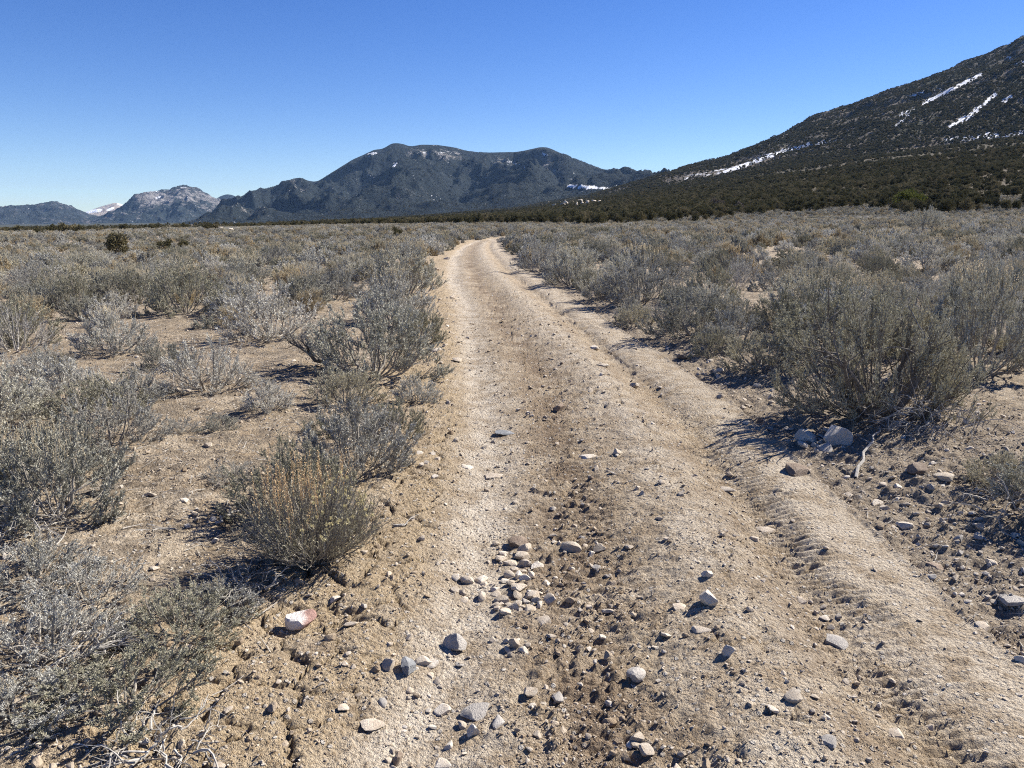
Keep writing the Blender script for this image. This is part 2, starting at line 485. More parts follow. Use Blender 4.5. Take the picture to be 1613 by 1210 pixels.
def mountain_material(name, sc, forest, rock, thr, snow=True, soft=.05):
    """wooded rocky slope: trees and outcrops too far off to tell apart"""
    s = NT(name); P = s.pos()
    Q = s.scaled(P, (1.0, 1.0, 1.6))
    big = s.noise(Q, sc * .10, 5, .6); med = s.noise(Q, sc, 5, .65); stip = s.noise(Q, sc * 6, 3, .7)
    k = s.math('ADD', s.math('ADD', s.math('MULTIPLY', big, .85), s.math('MULTIPLY', med, .9)), s.math('MULTIPLY', stip, .55))
    k = s.math('ADD', k, s.attr('bare'))
    f = s.ramp(k, thr, thr + soft * 4)
    c = s.mix(f, s.mix(s.ramp(stip, .4, .65), forest, tuple(v * 1.9 for v in forest)), s.mix(s.ramp(med, .4, .65), rock, tuple(v * 1.45 for v in rock)))
    if snow:
        w = s.math('ADD', s.attr('snow'), s.math('ADD', s.math('MULTIPLY', s.math('SUBTRACT', s.noise(Q, sc * 1.2, 4, .7), .5), 2.0), s.math('MULTIPLY', s.math('SUBTRACT', stip, .5), 1.6)))
        c = s.mix(s.ramp(w, .52, .60), c, (.88, .89, .92))
    n = s.bump(s.math('ADD', med, s.math('MULTIPLY', stip, .4)), .7, 1.1 / sc)
    return s.finish(c, .95, n, .05)

# ------------------------------------------------------------------ ground and road
def axis_fine(lo, hi, step, far, g):
    mid = list(np.arange(lo, hi, step))
    right = []; s = step; v = mid[-1]
    while v < far: s *= g; v += s; right.append(v)
    left = []; s = step; v = mid[0]
    while v > -far: s *= g; v -= s; left.append(v)
    return np.array(left[::-1] + mid + right)
xs = axis_fine(-2.3, 2.9, 0.0115, 16000, 1.048)
ys = [1.5]
while ys[-1] < 16000:
    d = ys[-1]; ys.append(d + min(max(0.0115, 0.00072 * d * d), 0.045 * d))
back = [1.5]; st = .05
while back[-1] > -9000: st *= 1.25; back.append(back[-1] - st)
ys = np.array(back[:0:-1] + ys)
X, Y = np.meshgrid(xs, ys)
nx, ny = len(xs), len(ys)
xf, yf = X.ravel(), Y.ravel()
zd = np.zeros_like(xf)
nearm = (np.hypot(xf, yf) < 95)
dz, dm = detail(xf[nearm], yf[nearm])
zd[nearm] = dz
zf = macro(xf, yf) + zd
def full(v):
    a = np.zeros_like(xf); a[nearm] = v; return a
A_pale = full(np.clip(dm['trackL'] * .85 + dm['strip'] * .45 + dm['crown'] * .55, 0, 1))
A_damp = full(np.clip(dm['mud'] * 1.0 + gauss(dm['t'], 1.95, .14) * dm['road'] * .55 + .30 * gauss(dm['t'], 0.02, .16) * dm['road'], 0, 1))
A_grav = full(np.clip(dm['shoulderR'], 0, 1))
A_crack = full(dm['crack'])
rr = np.hypot(xf, yf)
roadmask = full(dm['road'])
A_lit = full(np.clip(1 - dm['road'] - dm['shoulderL'] - .5 * dm['shoulderR'], 0, 1)) * 0.7 + (rr >= 95) * .7
A_veg = sstep(110, 260, rr)
A_for = sstep(165, 225, rr)
V = np.stack([xf, yf, zf], 1)
ii = np.arange(ny - 1)[:, None] * nx + np.arange(nx - 1)[None]
Q = np.stack([ii, ii + 1, ii + nx + 1, ii + nx], -1).reshape(-1, 4)
road_f = roadmask[Q].mean(1) > 0.5
def sub(sel, name, attrs):
    q = Q[sel]; u, inv = np.unique(q, return_inverse=True)
    return mesh_np(name, V[u], inv.reshape(-1, 4), None, True, {k: v[u] for k, v in attrs.items()})
A_yel = full(np.clip(dm['shoulderL'] * 1.1, 0, 1)) * .9
A_wood = sstep(700, 1500, rr)
at = dict(wood=A_wood, yellow=A_yel, pale=A_pale, damp=A_damp, gravel=A_grav, crack=A_crack, litter=A_lit, veg=A_veg, forest=A_for)
tag(obj('ground', sub(~road_f, 'ground', at), M_SOIL), 'bare tan desert soil between the sagebrush', None, None, 'structure')
tag(obj('dirt_road', sub(road_f, 'dirt_road', at), M_ROAD), 'rutted tan dirt road winding away through the sagebrush', None, None, 'structure')
del X, Y, V, Q, ii

# ------------------------------------------------------------------ mountains
def skyline_to_world(pts, dist):
    a = np.array(pts, float)
    cx = (a[:, 0] - CXP) / FPX; cy = (CYP - a[:, 1]) / FPX
    dx = cx; dy = math.cos(PITCH) + cy * math.sin(PITCH); dzz = -math.sin(PITCH) + cy * math.cos(PITCH)
    h = np.hypot(dx, dy)
    return np.arctan2(dx, dy), CAM[2] + dist * dzz / h            # azimuth, height at that distance

def mountain(name, label, pts, d_ridge, d_base, mat, n_az, n_r, spur, spur_len, seed, prof=1.25, back=1.35, tilt=0.0, snow=None, bare=None, jag=0.0):
    az, hz = skyline_to_world(pts, d_ridge)
    A = np.linspace(az[0], az[-1], n_az)
    ridge = np.interp(A, az, hz)
    k = max(3, n_az // 220)
    ridge = np.convolve(np.pad(ridge, k, mode='edge'), np.ones(2 * k + 1) / (2 * k + 1), 'valid')
    s = np.concatenate([np.linspace(0, 1, n_r), np.linspace(1, back, n_r // 3)[1:]])
    AA, SS = np.meshgrid(A, s)
    R = d_base + (d_ridge - d_base) * SS
    XX = R * np.sin(AA); YY = R * np.cos(AA)
    base = macro(XX, YY) - 4
    rid = np.broadcast_to(ridge, AA.shape)
    up = np.where(SS <= 1, np.clip(SS, 0, 1) ** prof, np.clip(1 - (SS - 1) / (back - 1), 0, 1) ** 1.2)
    foot = np.where(SS <= 1, base, np.minimum(base, rid) - 30)
    Z = foot + (rid - foot) * up
    amp = np.sin(np.clip(SS, 0, 1) * np.pi) ** .8 * np.clip((rid - base) / 120, 0, 1)
    Z = Z + spur * amp * (ridged(XX / spur_len + .25 * fbm(XX / spur_len, YY / spur_len, 3, seed + 9), YY / (spur_len * 1.2), 5, seed, .50) - 1.3)
    Z = Z + jag * (fbm(XX / (spur_len * .16), YY / (spur_len * .16), 4, seed + 20, .6)) * np.clip((rid - base) / 100, 0, 1) * np.where(SS <= 1, SS, 1)
    m, n = AA.shape
    q = np.arange(m - 1)[:, None] * n + np.arange(n - 1)[None]
    q = np.stack([q, q + 1, q + n + 1, q + n], -1).reshape(-1, 4)
    Vv = np.stack([XX, YY, Z], -1).reshape(-1, 3)
    px, py, _ = project(Vv[:, 0], Vv[:, 1], Vv[:, 2])
    def patches(lst):
        w = np.zeros(len(Vv))
        for (x0, y0, x1, y1, wd, st) in (lst or []):
            dxx, dyy = x1 - x0, y1 - y0; L2 = dxx * dxx + dyy * dyy + 1e-6
            tt = np.clip(((px - x0) * dxx + (py - y0) * dyy) / L2, 0, 1)
            dd = np.hypot(px - x0 - tt * dxx, (py - y0 - tt * dyy))
            w = np.maximum(w, st * np.clip(1.5 - dd / wd, 0, 1))
        return w
    me = mesh_np(name, Vv, q, None, True, dict(snow=patches(snow), bare=patches(bare)))
    o = tag(obj(name, me, mat), label, None, None, 'structure')
    return dict(o=o, X=XX, Y=YY, Z=Z, S=SS, px=px.reshape(m, n), py=py.reshape(m, n), snow=patches(snow).reshape(m, n), bare=patches(bare).reshape(m, n))

MM_FAR = mountain_material('rocky_range', .012, (.024, .029, .031), (.17, .155, .150), 1.22)
MM_ROCKY = mountain_material('bare_rocky_range', .012, (.022, .028, .030), (.165, .155, .150), 1.24)
MM_BALD = mountain_material('bald_peak', .010, (.22, .18, .14), (.30, .25, .20), 1.0)
MM_MAIN = mountain_material('wooded_mountain', .016, (.017, .021, .022), (.20, .185, .17), 1.36)
MM_SLOPE = mountain_material('wooded_slope', .030, (.040, .042, .030), (.125, .108, .088), 1.05)

mountain('mountain', 'bald far peak with a snowfield between two rocky ridges', [(60, 362), (100, 350), (135, 334), (160, 325), (182, 319), (205, 326), (240, 345), (280, 360)],
         14500, 12500, MM_BALD, 120, 40, 60, 700, 301, snow=[(138, 334, 158, 331, 2.5, 1.1), (170, 331, 178, 328, 2, 1.0), (186, 321, 192, 322, 2, 1.0)])
mountain('mountain', 'low dark rocky ridge with a small knob at the far edge of the plain',
         [(-400, 352), (-250, 335), (-150, 326), (-60, 333), (-20, 332), (0, 328), (14, 324), (45, 324), (62, 321), (79, 316), (92, 319), (112, 326), (128, 333), (145, 339), (185, 345), (250, 352), (330, 360)],
         9500, 7400, MM_FAR, 420, 90, 95, 620, 311, jag=26)
mountain('mountain', 'grey rocky mountain with bare cliffs and traces of snow',
         [(100, 360), (140, 346), (165, 339), (190, 328), (200, 318), (212, 306), (222, 303), (240, 302), (262, 299), (274, 295), (292, 292), (306, 295), (318, 300), (335, 309), (352, 318), (375, 326), (410, 341), (470, 356)],
         9000, 7000, MM_ROCKY, 360, 110, 120, 560, 321, jag=24, snow=[(232, 303, 268, 299, 2.0, .35), (246, 312, 252, 310, 2, .7), (285, 296, 293, 296, 2, .4)],
         bare=[(225, 308, 265, 312, 12, .32), (285, 305, 345, 318, 14, .26)])
mountain('hill', 'small dark wooded hill peeping out behind the grey rocky mountain', [(320, 330), (345, 310), (356, 306), (366, 307), (385, 317), (420, 340)], 11500, 10500, MM_MAIN, 90, 30, 30, 500, 331)
MC = mountain('mountain', 'dark wooded mountain with a steep summit shoulder rising behind the road',
         [(230, 360), (300, 349), (340, 333), (372, 313), (400, 301), (425, 297), (445, 290), (462, 282), (474, 280), (486, 285), (498, 287), (512, 279), (535, 264), (556, 251), (572, 244), (590, 236), (604, 234), (619, 225), (632, 226), (646, 231), (662, 228), (685, 228), (708, 231), (730, 237), (755, 240), (785, 240), (812, 240), (832, 236), (848, 232), (862, 232), (876, 238), (900, 249), (930, 261), (960, 271), (985, 273), (1015, 274), (1050, 280), (1090, 288), (1150, 300), (1250, 320)],
         6400, 3300, MM_MAIN, 640, 170, 165, 600, 341, prof=1.15, jag=2.5,
         snow=[(895, 293, 940, 296, 2.4, 1.1), (580, 243, 592, 242, 2, .60), (655, 240, 710, 240, 3, .28), (620, 262, 624, 258, 2, .8), (945, 297, 965, 297, 1.5, .8), (855, 242, 862, 246, 3, .55), (800, 255, 830, 262, 3, .45)],
         bare=[(640, 240, 720, 245, 9, .22), (780, 255, 830, 262, 8, .18), (850, 245, 880, 275, 9, .20), (460, 285, 480, 300, 8, .2), (360, 320, 420, 340, 12, .15)])
MD = mountain('mountain', 'long wooded mountainside with streaks of snow climbing out of the picture',
         [(930, 312), (985, 300), (1020, 291), (1050, 283), (1075, 275), (1100, 269), (1130, 264), (1160, 254), (1200, 238), (1235, 221), (1262, 205), (1285, 190), (1308, 184), (1340, 176), (1370, 163), (1400, 151), (1430, 142), (1470, 128), (1510, 109), (1545, 97), (1575, 84), (1592, 79), (1602, 68), (1613, 61), (1640, 52), (1720, 20), (1800, 0), (1900, 10), (2050, 60), (2300, 120)],
         3000, 1250, MM_SLOPE, 600, 190, 26, 330, 351, prof=1.08, back=1.3, jag=4,
         snow=[(1455, 163, 1545, 118, 3.6, 1.05), (1495, 202, 1520, 186, 3.8, 1.1), (1520, 188, 1568, 150, 3.8, 1.05), (1580, 160, 1592, 152, 3, 1.1), (1420, 180, 1440, 172, 4, .8), (1410, 198, 1430, 185, 3, .7),
               (1490, 222, 1570, 212, 5, .68), (1570, 215, 1613, 208, 4, .65), (1140, 272, 1200, 250, 4, .82), (1200, 248, 1275, 228, 4, .78), (1275, 230, 1320, 218, 4, .55), (1080, 280, 1140, 268, 4, .5), (1430, 150, 1480, 140, 6, .35), (1590, 90, 1613, 100, 6, .5)],
         bare=[(1050, 284, 1130, 272, 7, .55), (1130, 274, 1210, 252, 9, .40), (1400, 242, 1500, 228, 4, .5), (1500, 228, 1613, 222, 3, .4)])

# ------------------------------------------------------------------ geometry-node scatter (for what nobody could count)
def scatter(name, label, pts, rotz, scale, pick, protos, mat_base=None, tiltv=None):
    me = bpy.data.meshes.new(name)
    n = len(pts)
    me.vertices.add(n); me.vertices.foreach_set('co', np.asarray(pts, np.float32).ravel())
    a = me.attributes.new('rot', 'FLOAT_VECTOR', 'POINT')
    rv = np.zeros((n, 3), np.float32); rv[:, 2] = rotz
    if tiltv is not None: rv[:, :2] = tiltv
    a.data.foreach_set('vector', rv.ravel())
    a = me.attributes.new('siz', 'FLOAT_VECTOR', 'POINT'); sc = np.asarray(scale, np.float32)
    if sc.ndim == 1: sc = np.repeat(sc[:, None], 3, 1)
    a.data.foreach_set('vector', np.ascontiguousarray(sc).ravel())
    a = me.attributes.new('pick', 'INT', 'POINT'); a.data.foreach_set('value', np.asarray(pick, np.int32))
    o = tag(obj(name, me), label, None, None, 'stuff')
    ng = bpy.data.node_groups.new(name, 'GeometryNodeTree')
    ng.interface.new_socket('Geometry', in_out='INPUT', socket_type='NodeSocketGeometry')
    ng.interface.new_socket('Geometry', in_out='OUTPUT', socket_type='NodeSocketGeometry')
    N = ng.nodes.new; L = ng.links.new
    gi = N('NodeGroupInput'); go = N('NodeGroupOutput')
    jn = N('GeometryNodeJoinGeometry')
    for p in protos:
        oi = N('GeometryNodeObjectInfo'); oi.transform_space = 'ORIGINAL'; oi.inputs['Object'].default_value = p; oi.inputs['As Instance'].default_value = True
        L(oi.outputs['Geometry'], jn.inputs[0])
    ip = N('GeometryNodeInstanceOnPoints'); ip.inputs['Pick Instance'].default_value = True
    def na(nm, dt):
        x = N('GeometryNodeInputNamedAttribute'); x.data_type = dt; x.inputs['Name'].default_value = nm; return x.outputs['Attribute']
    L(gi.outputs[0], ip.inputs['Points']); L(jn.outputs[0], ip.inputs['Instance'])
    L(na('pick', 'INT'), ip.inputs['Instance Index'])
    e2r = N('FunctionNodeEulerToRotation'); L(na('rot', 'FLOAT_VECTOR'), e2r.inputs[0]); L(e2r.outputs[0], ip.inputs['Rotation'])
    L(na('siz', 'FLOAT_VECTOR'), ip.inputs['Scale'])
    L(ip.outputs[0], go.inputs[0])
    md = o.modifiers.new('scatter', 'NODES'); md.node_group = ng
    return o

# ------------------------------------------------------------------ sagebrush
def grow(starts, dirs, lens, m, up, wig, rg):
    """polylines from start points that wander and bend upwards"""
    n = len(starts)
    P = np.zeros((n, m, 3)); P[:, 0] = starts
    d = nrm(dirs)
    step = (lens / (m - 1))[:, None]
    for i in range(1, m):
        d = nrm(d + up * np.array([0, 0, 1.]) / (m - 1) + wig * rg.normal(size=(n, 3)))
        P[:, i] = P[:, i - 1] + d * step
    return P

def along(P, idx, t):
    m = P.shape[1]
    f = t * (m - 1); i = np.minimum(f.astype(int), m - 2); w = (f - i)[:, None]
    a = P[idx, i]; b = P[idx, i + 1]
    return a * (1 - w) + b * w, nrm(b - a)

def sage_meshes(name, seed, Hh, Ww, stems=14, sec=10, ter=8, leaf=13, ll=.034, lw=.0088, r0=.014, lo=6, spikes=0, twr=.0026, dead=.0, fill=.19):
    """a domed bush about Hh tall and Ww wide: woody branches, leaves, pale seed spikes"""
    rg = np.random.default_rng(seed)
    az = (np.arange(stems) * 2.399963 + rg.uniform(-.4, .4, stems))
    sinel = np.sin(np.radians(lo)) + (1 - np.sin(np.radians(lo))) * ((np.arange(stems) + .5) / stems)
    el = np.arcsin(np.clip(sinel + rg.uniform(-.08, .08, stems), .05, 1))
    k = rg.uniform(.66, .93, stems)
    C = np.stack([np.cos(el) * np.cos(az) * Ww / 2, np.cos(el) * np.sin(az) * Ww / 2, np.sin(el) * Hh], 1) * k[:, None]
    st = np.stack([np.cos(az), np.sin(az), np.zeros(stems)], 1) * rg.uniform(.01, .05, stems)[:, None]; st[:, 2] = -.03
    m1 = 7; tt = np.linspace(0, 1, m1)[None, :, None]
    bow = C * [.35, .35, 0] * .8
    P1 = st[:, None] + (C - st)[:, None] * tt + bow[:, None] * np.sin(tt * np.pi) * .5 - np.array([0, 0, .08]) * Hh * np.sin(tt * np.pi) + np.cumsum(rg.normal(size=(stems, m1, 3)) * .014 * Hh, 1) * (tt > 0)
    R1 = (r0 * rg.uniform(.7, 1.5, stems))[:, None] * np.linspace(1, .35, m1)[None]
    n2 = stems * sec
    i2 = np.repeat(np.arange(stems), sec); t2 = rg.uniform(.35, 1, n2)
    p2, d2 = along(P1, i2, t2)
    cr = fill * Ww * rg.uniform(.75, 1.15, stems)
    tgt = C[i2] + nrm(rg.normal(size=(n2, 3)) + nrm(C[i2]) * 1.0) * cr[i2][:, None] * rg.uniform(.5, 1.0, n2)[:, None] * [1, 1, .72]
    tgt[:, 2] = np.maximum(tgt[:, 2], .03 * Hh + .06 * Hh * rg.random(n2))
    m2 = 5; tt = np.linspace(0, 1, m2)[None, :, None]
    P2 = p2[:, None] + (tgt - p2)[:, None] * tt - np.array([0, 0, .05]) * Hh * np.sin(tt * np.pi) + rg.normal(size=(n2, m2, 3)) * .010 * Hh * (tt > 0)
    R2 = (r0 * .32 * rg.uniform(.7, 1.2, n2))[:, None] * np.linspace(1, .4, m2)[None]
    n3 = n2 * ter
    i3 = np.repeat(np.arange(n2), ter); t3 = 1 - .75 * rg.random(n3) ** 1.3
    p3, d3 = along(P2, i3, t3)
    D3 = .7 * d3 + .55 * rg.normal(size=(n3, 3)) + np.array([0, 0, .35]) + .5 * nrm(p3 * [1, 1, .4] + 1e-4)
    L3 = Hh * rg.uniform(.05, .115, n3)
    P3 = grow(p3, D3, L3, 3, .5, .10, rg)
    R3 = np.full((n3, 1), twr) * np.array([[1.1, .9, .5]])
    bb = Buf(); bb.tubes(P1, R1, 5); bb.tubes(P2, R2, 4); bb.tubes(P3, R3, 3)
    fo = Buf()
    live = rg.random(n2) > dead
    k3 = np.flatnonzero(live[i3])
    i4 = np.repeat(k3, leaf); t4 = rg.uniform(.10, 1, len(i4))
    p4, d4 = along(P3, i4, t4)
    D4 = nrm(d4 + .48 * rg.normal(size=(len(i4), 3)))
    fo.leaves(p4, D4, ll * rg.uniform(.6, 1.3, len(i4)), lw * rg.uniform(.7, 1.3, len(i4)), rg)
    sp = None
    if spikes:
        top = np.argsort(-(P3[:, -1, 2] + rg.normal(size=n3) * .12 * Hh))[:spikes]
        p5 = P3[top, -1]
        P5 = grow(p5, np.array([0, 0, 1.]) + .22 * rg.normal(size=(len(top), 3)), Hh * rg.uniform(.07, .17, len(top)), 4, .4, .06, rg)
        sp = Buf(); sp.tubes(P5, np.full((len(top), 1), twr * 1.1) * np.array([[1, 1, .9, .5]]), 3)
        j5 = np.repeat(np.arange(len(top)), 12); q5, e5 = along(P5, j5, rg.uniform(.35, 1, len(j5)))
        sp.leaves(q5, nrm(e5 + .5 * rg.normal(size=(len(j5), 3))), ll * .6 * rg.uniform(.6, 1.2, len(j5)), lw * 1.0 * rg.uniform(.7, 1.3, len(j5)), rg)
    return bb.mesh(name + '_branches'), fo.mesh(name + '_foliage'), (sp.mesh(name + '_seed_spikes') if sp else None)

SAGE = []      # near prototypes: (branches, foliage, spikes, foliage material, unit height, unit width)
def add_proto(h, w, fm, **k):
    bark = k.pop('bark', M_TWIG)
    i = len(SAGE); b, f, s = sage_meshes('sagebrush%d' % i, 500 + i, h, w, **k)
    b.materials.append(bark); f.materials.append(fm)
    if s: s.materials.append(M_STRAW)
    SAGE.append((b, f, s, h, w))
add_proto(1.0, 1.8, M_SAGE, stems=22, sec=9, ter=9, leaf=21)
add_proto(1.0, 1.6, M_SAGE_S, stems=20, sec=9, ter=9, leaf=20, spikes=70)
add_proto(1.0, 2.0, M_SAGE_G, stems=24, sec=9, ter=8, leaf=22, spikes=40)
add_proto(1.0, 1.5, M_SAGE, stems=18, sec=9, ter=9, leaf=21, lo=10, spikes=120)
add_proto(1.0, 1.9, M_SAGE_S, stems=20, sec=9, ter=10, leaf=13, dead=.30)
add_proto(1.0, 1.7, M_SAGE_G, stems=20, sec=9, ter=9, leaf=21, fill=.17)
add_proto(1.0, 2.2, M_SAGE_G, bark=M_BARK, stems=32, sec=10, ter=10, leaf=16, ll=.028, lw=.0082, fill=.15, twr=.0020, r0=.020)
add_proto(1.0, 1.3, M_TAWNY, stems=20, sec=8, ter=9, leaf=13, lo=20, ll=.045, lw=.0075, spikes=100)
add_proto(1.0, 1.7, M_SAGE_S, stems=16, sec=9, ter=8, leaf=8, dead=.90, bark=M_DEAD)
# lighter versions for the brush farther off
MIDS = []
for i, (fm, w, sp) in enumerate([(M_SAGE, 1.8, 25), (M_SAGE_S, 1.6, 40), (M_SAGE_G, 2.0, 25), (M_SAGE, 1.5, 60), (M_SAGE_S, 1.8, 0), (M_TAWNY, 1.4, 60)]):
    b, f, s = sage_meshes('brush%d' % i, 600 + i, 1.0, w, stems=17, sec=7, ter=7, leaf=9, ll=.070, lw=.031, spikes=sp, twr=.004, r0=.018)
    b.materials.append(M_TWIG); f.materials.append(fm)
    if s: s.materials.append(M_STRAW)
    MIDS.append((b, f, s, 1.0, w))

def bush(name, proto, x, y, h, w, rot, label, cat, group, sink=.0):
    b, f, s, ph, pw = proto
    root = tag(obj(name, None, loc=(x, y, float(H(x, y)[0]) - sink), rot=(0, 0, rot), scale=(w / pw, w / pw, h / ph)), label, cat, group)
    root.empty_display_size = .1
    obj('branches', b, None, root); obj('foliage', f, None, root)
    if s: tag(obj('seed_spikes', s, None, root), kind='stuff')
    return root

TAKEN = []     # (x, y, radius) of everything placed by hand
def size_at(px, py, pw, ph):
    x, y = ground_at(px, py)
    _, _, zc = project(x, y, 0.0)
    return x, y, pw / FPX * float(zc), ph / FPX * float(zc)

HERO = [  # base pixel, width and height in pixels, prototype, label
    (560, 772, 175, 155, 1, 'silvery twiggy sagebrush behind the orange-tipped bush at the road edge'),
    (590, 612, 205, 150, 0, 'big grey sagebrush overhanging its own dark shadow by the road'),
    (622, 700, 90, 80, 5, 'small olive brown bush hugging the road edge beside a silvery sagebrush'),
    (100, 872, 215, 195, 3, 'pale spiky-topped sagebrush at the picture edge above a tangle of dead branches'),
    (160, 695, 160, 95, 2, 'low olive green bush on the bare patch behind the pale spiky sagebrush'),
    (424, 668, 72, 58, 1, 'small round sagebrush alone on bare gravelly ground with a dark shadow'),
    (292, 507, 120, 88, 2, 'dome-shaped sagebrush with a black hollow of shade beneath it'),
    (430, 552, 160, 100, 4, 'wide grey sagebrush behind the small gnarled bare tree-like bush'),
    (330, 638, 150, 100, 4, 'grey half-dead sagebrush with fallen grey branches at its foot'),
    (180, 575, 110, 75, 1, 'silver sagebrush in front of the black-shaded dome-shaped bush'),
    (620, 520, 120, 85, 1, 'silver sagebrush touching the road edge behind the big grey one'),
    (640, 470, 110, 85, 3, 'tall tawny-tipped sagebrush crowding the inner bend of the road'),
    (1380, 695, 290, 235, 6, 'largest dark-hearted sagebrush casting its shadow over the wheel track'),
    (1530, 630, 165, 185, 3, 'upright sagebrush with pale tips beside the largest dark-hearted one'),
    (1575, 800, 120, 85, 5, 'low straggly bush on the gravelly verge at the picture edge'),
    (1195, 600, 125, 75, 5, 'low yellowish bush on the verge between two larger sagebrushes'),
    (1090, 545, 150, 95, 0, 'spreading grey sagebrush at the outer side of the road'),
    (1010, 488, 120, 85, 1, 'silver sagebrush on the bank where the road begins to bend'),
    (70, 1120, 260, 200, 4, 'sprawling twiggy bush filling the lower corner of the picture'),
    (205, 1190, 260, 170, 5, 'low dry twiggy bush over a black gap of shade, lower corner'),
    (285, 1060, 210, 130, 2, 'low dusty bush with fading yellow flower heads near the reddish rock'),
    (60, 985, 200, 100, 1, 'low dry bush with small yellow heads under the dead branches'),
    (150, 1010, 190, 110, 4, 'wispy grey bush between the sprawling bush and the bare patch'),
    (350, 985, 120, 60, 1, 'low grey wisp of brush in the shade beside the reddish rock'),
    (20, 1210, 200, 120, 1, 'silvery bush cut off by the lower corner of the picture'),
    (365, 785, 85, 34, 4, 'flat wispy grey bush beside the orange-tipped one'),
    (285, 705, 62, 34, 4, 'tiny half-dead tuft of sagebrush on the bare patch'),
    (1120, 500, 90, 70, 2, 'round grey-green sagebrush behind the spreading grey one'),
    (1260, 520, 120, 80, 3, 'pale feathery sagebrush behind the largest dark-hearted one'),
    (900, 452, 90, 65, 0, 'dark grey sagebrush on the bank in the row along the bend'),
    (855, 430, 80, 58, 4, 'twiggy sagebrush at the inner end of the row along the bend'),
    (215, 655, 100, 62, 1, 'silver bush on the far side of the low olive green bush'),
    (265, 600, 90, 56, 0, 'grey bush between the fallen grey branches and the silver one'),
    (60, 640, 130, 80, 4, 'wispy silver bush at the picture edge behind the spiky-topped sagebrush'),
    (30, 560, 120, 80, 2, 'olive bush at the picture edge in the middle distance'),
    (515, 700, 70, 46, 5, 'small low tuft beside the silvery sagebrush at the road edge'),
    (350, 700, 60, 34, 0, 'small grey tuft on the bare patch beside the small round sagebrush'),
    (660, 545, 90, 66, 5, 'olive bush leaning over the dusty road edge'),
    (655, 640, 70, 50, 1, 'small silver bush on the bank above the dusty road edge'),
    (1455, 375, 58, 40, 0, 'dark rounded sagebrush standing above the others far out in the brush'),
]
BUSHES = 'sagebrush bushes on the flat beside the road'
for k, (px, py, pw, ph, pi, lab) in enumerate(HERO):
    x, y, w, h = size_at(px, py, pw, ph)
    sa = min(.55, 1.6 / math.hypot(x, y, 1.6)); h = max((h - .8 * w * sa) / math.sqrt(1 - sa * sa), .36 * w)
    w *= 1.10; h *= 1.12
    y2 = y + .36 * w
    x2 = x * y2 / y
    bush('sagebrush', SAGE[pi], x2, y2, h, w, 1.3 * k, lab, 'bush', BUSHES, .02)
    TAKEN.append((x2, y2, w * (.74 if k == 12 else .46)))

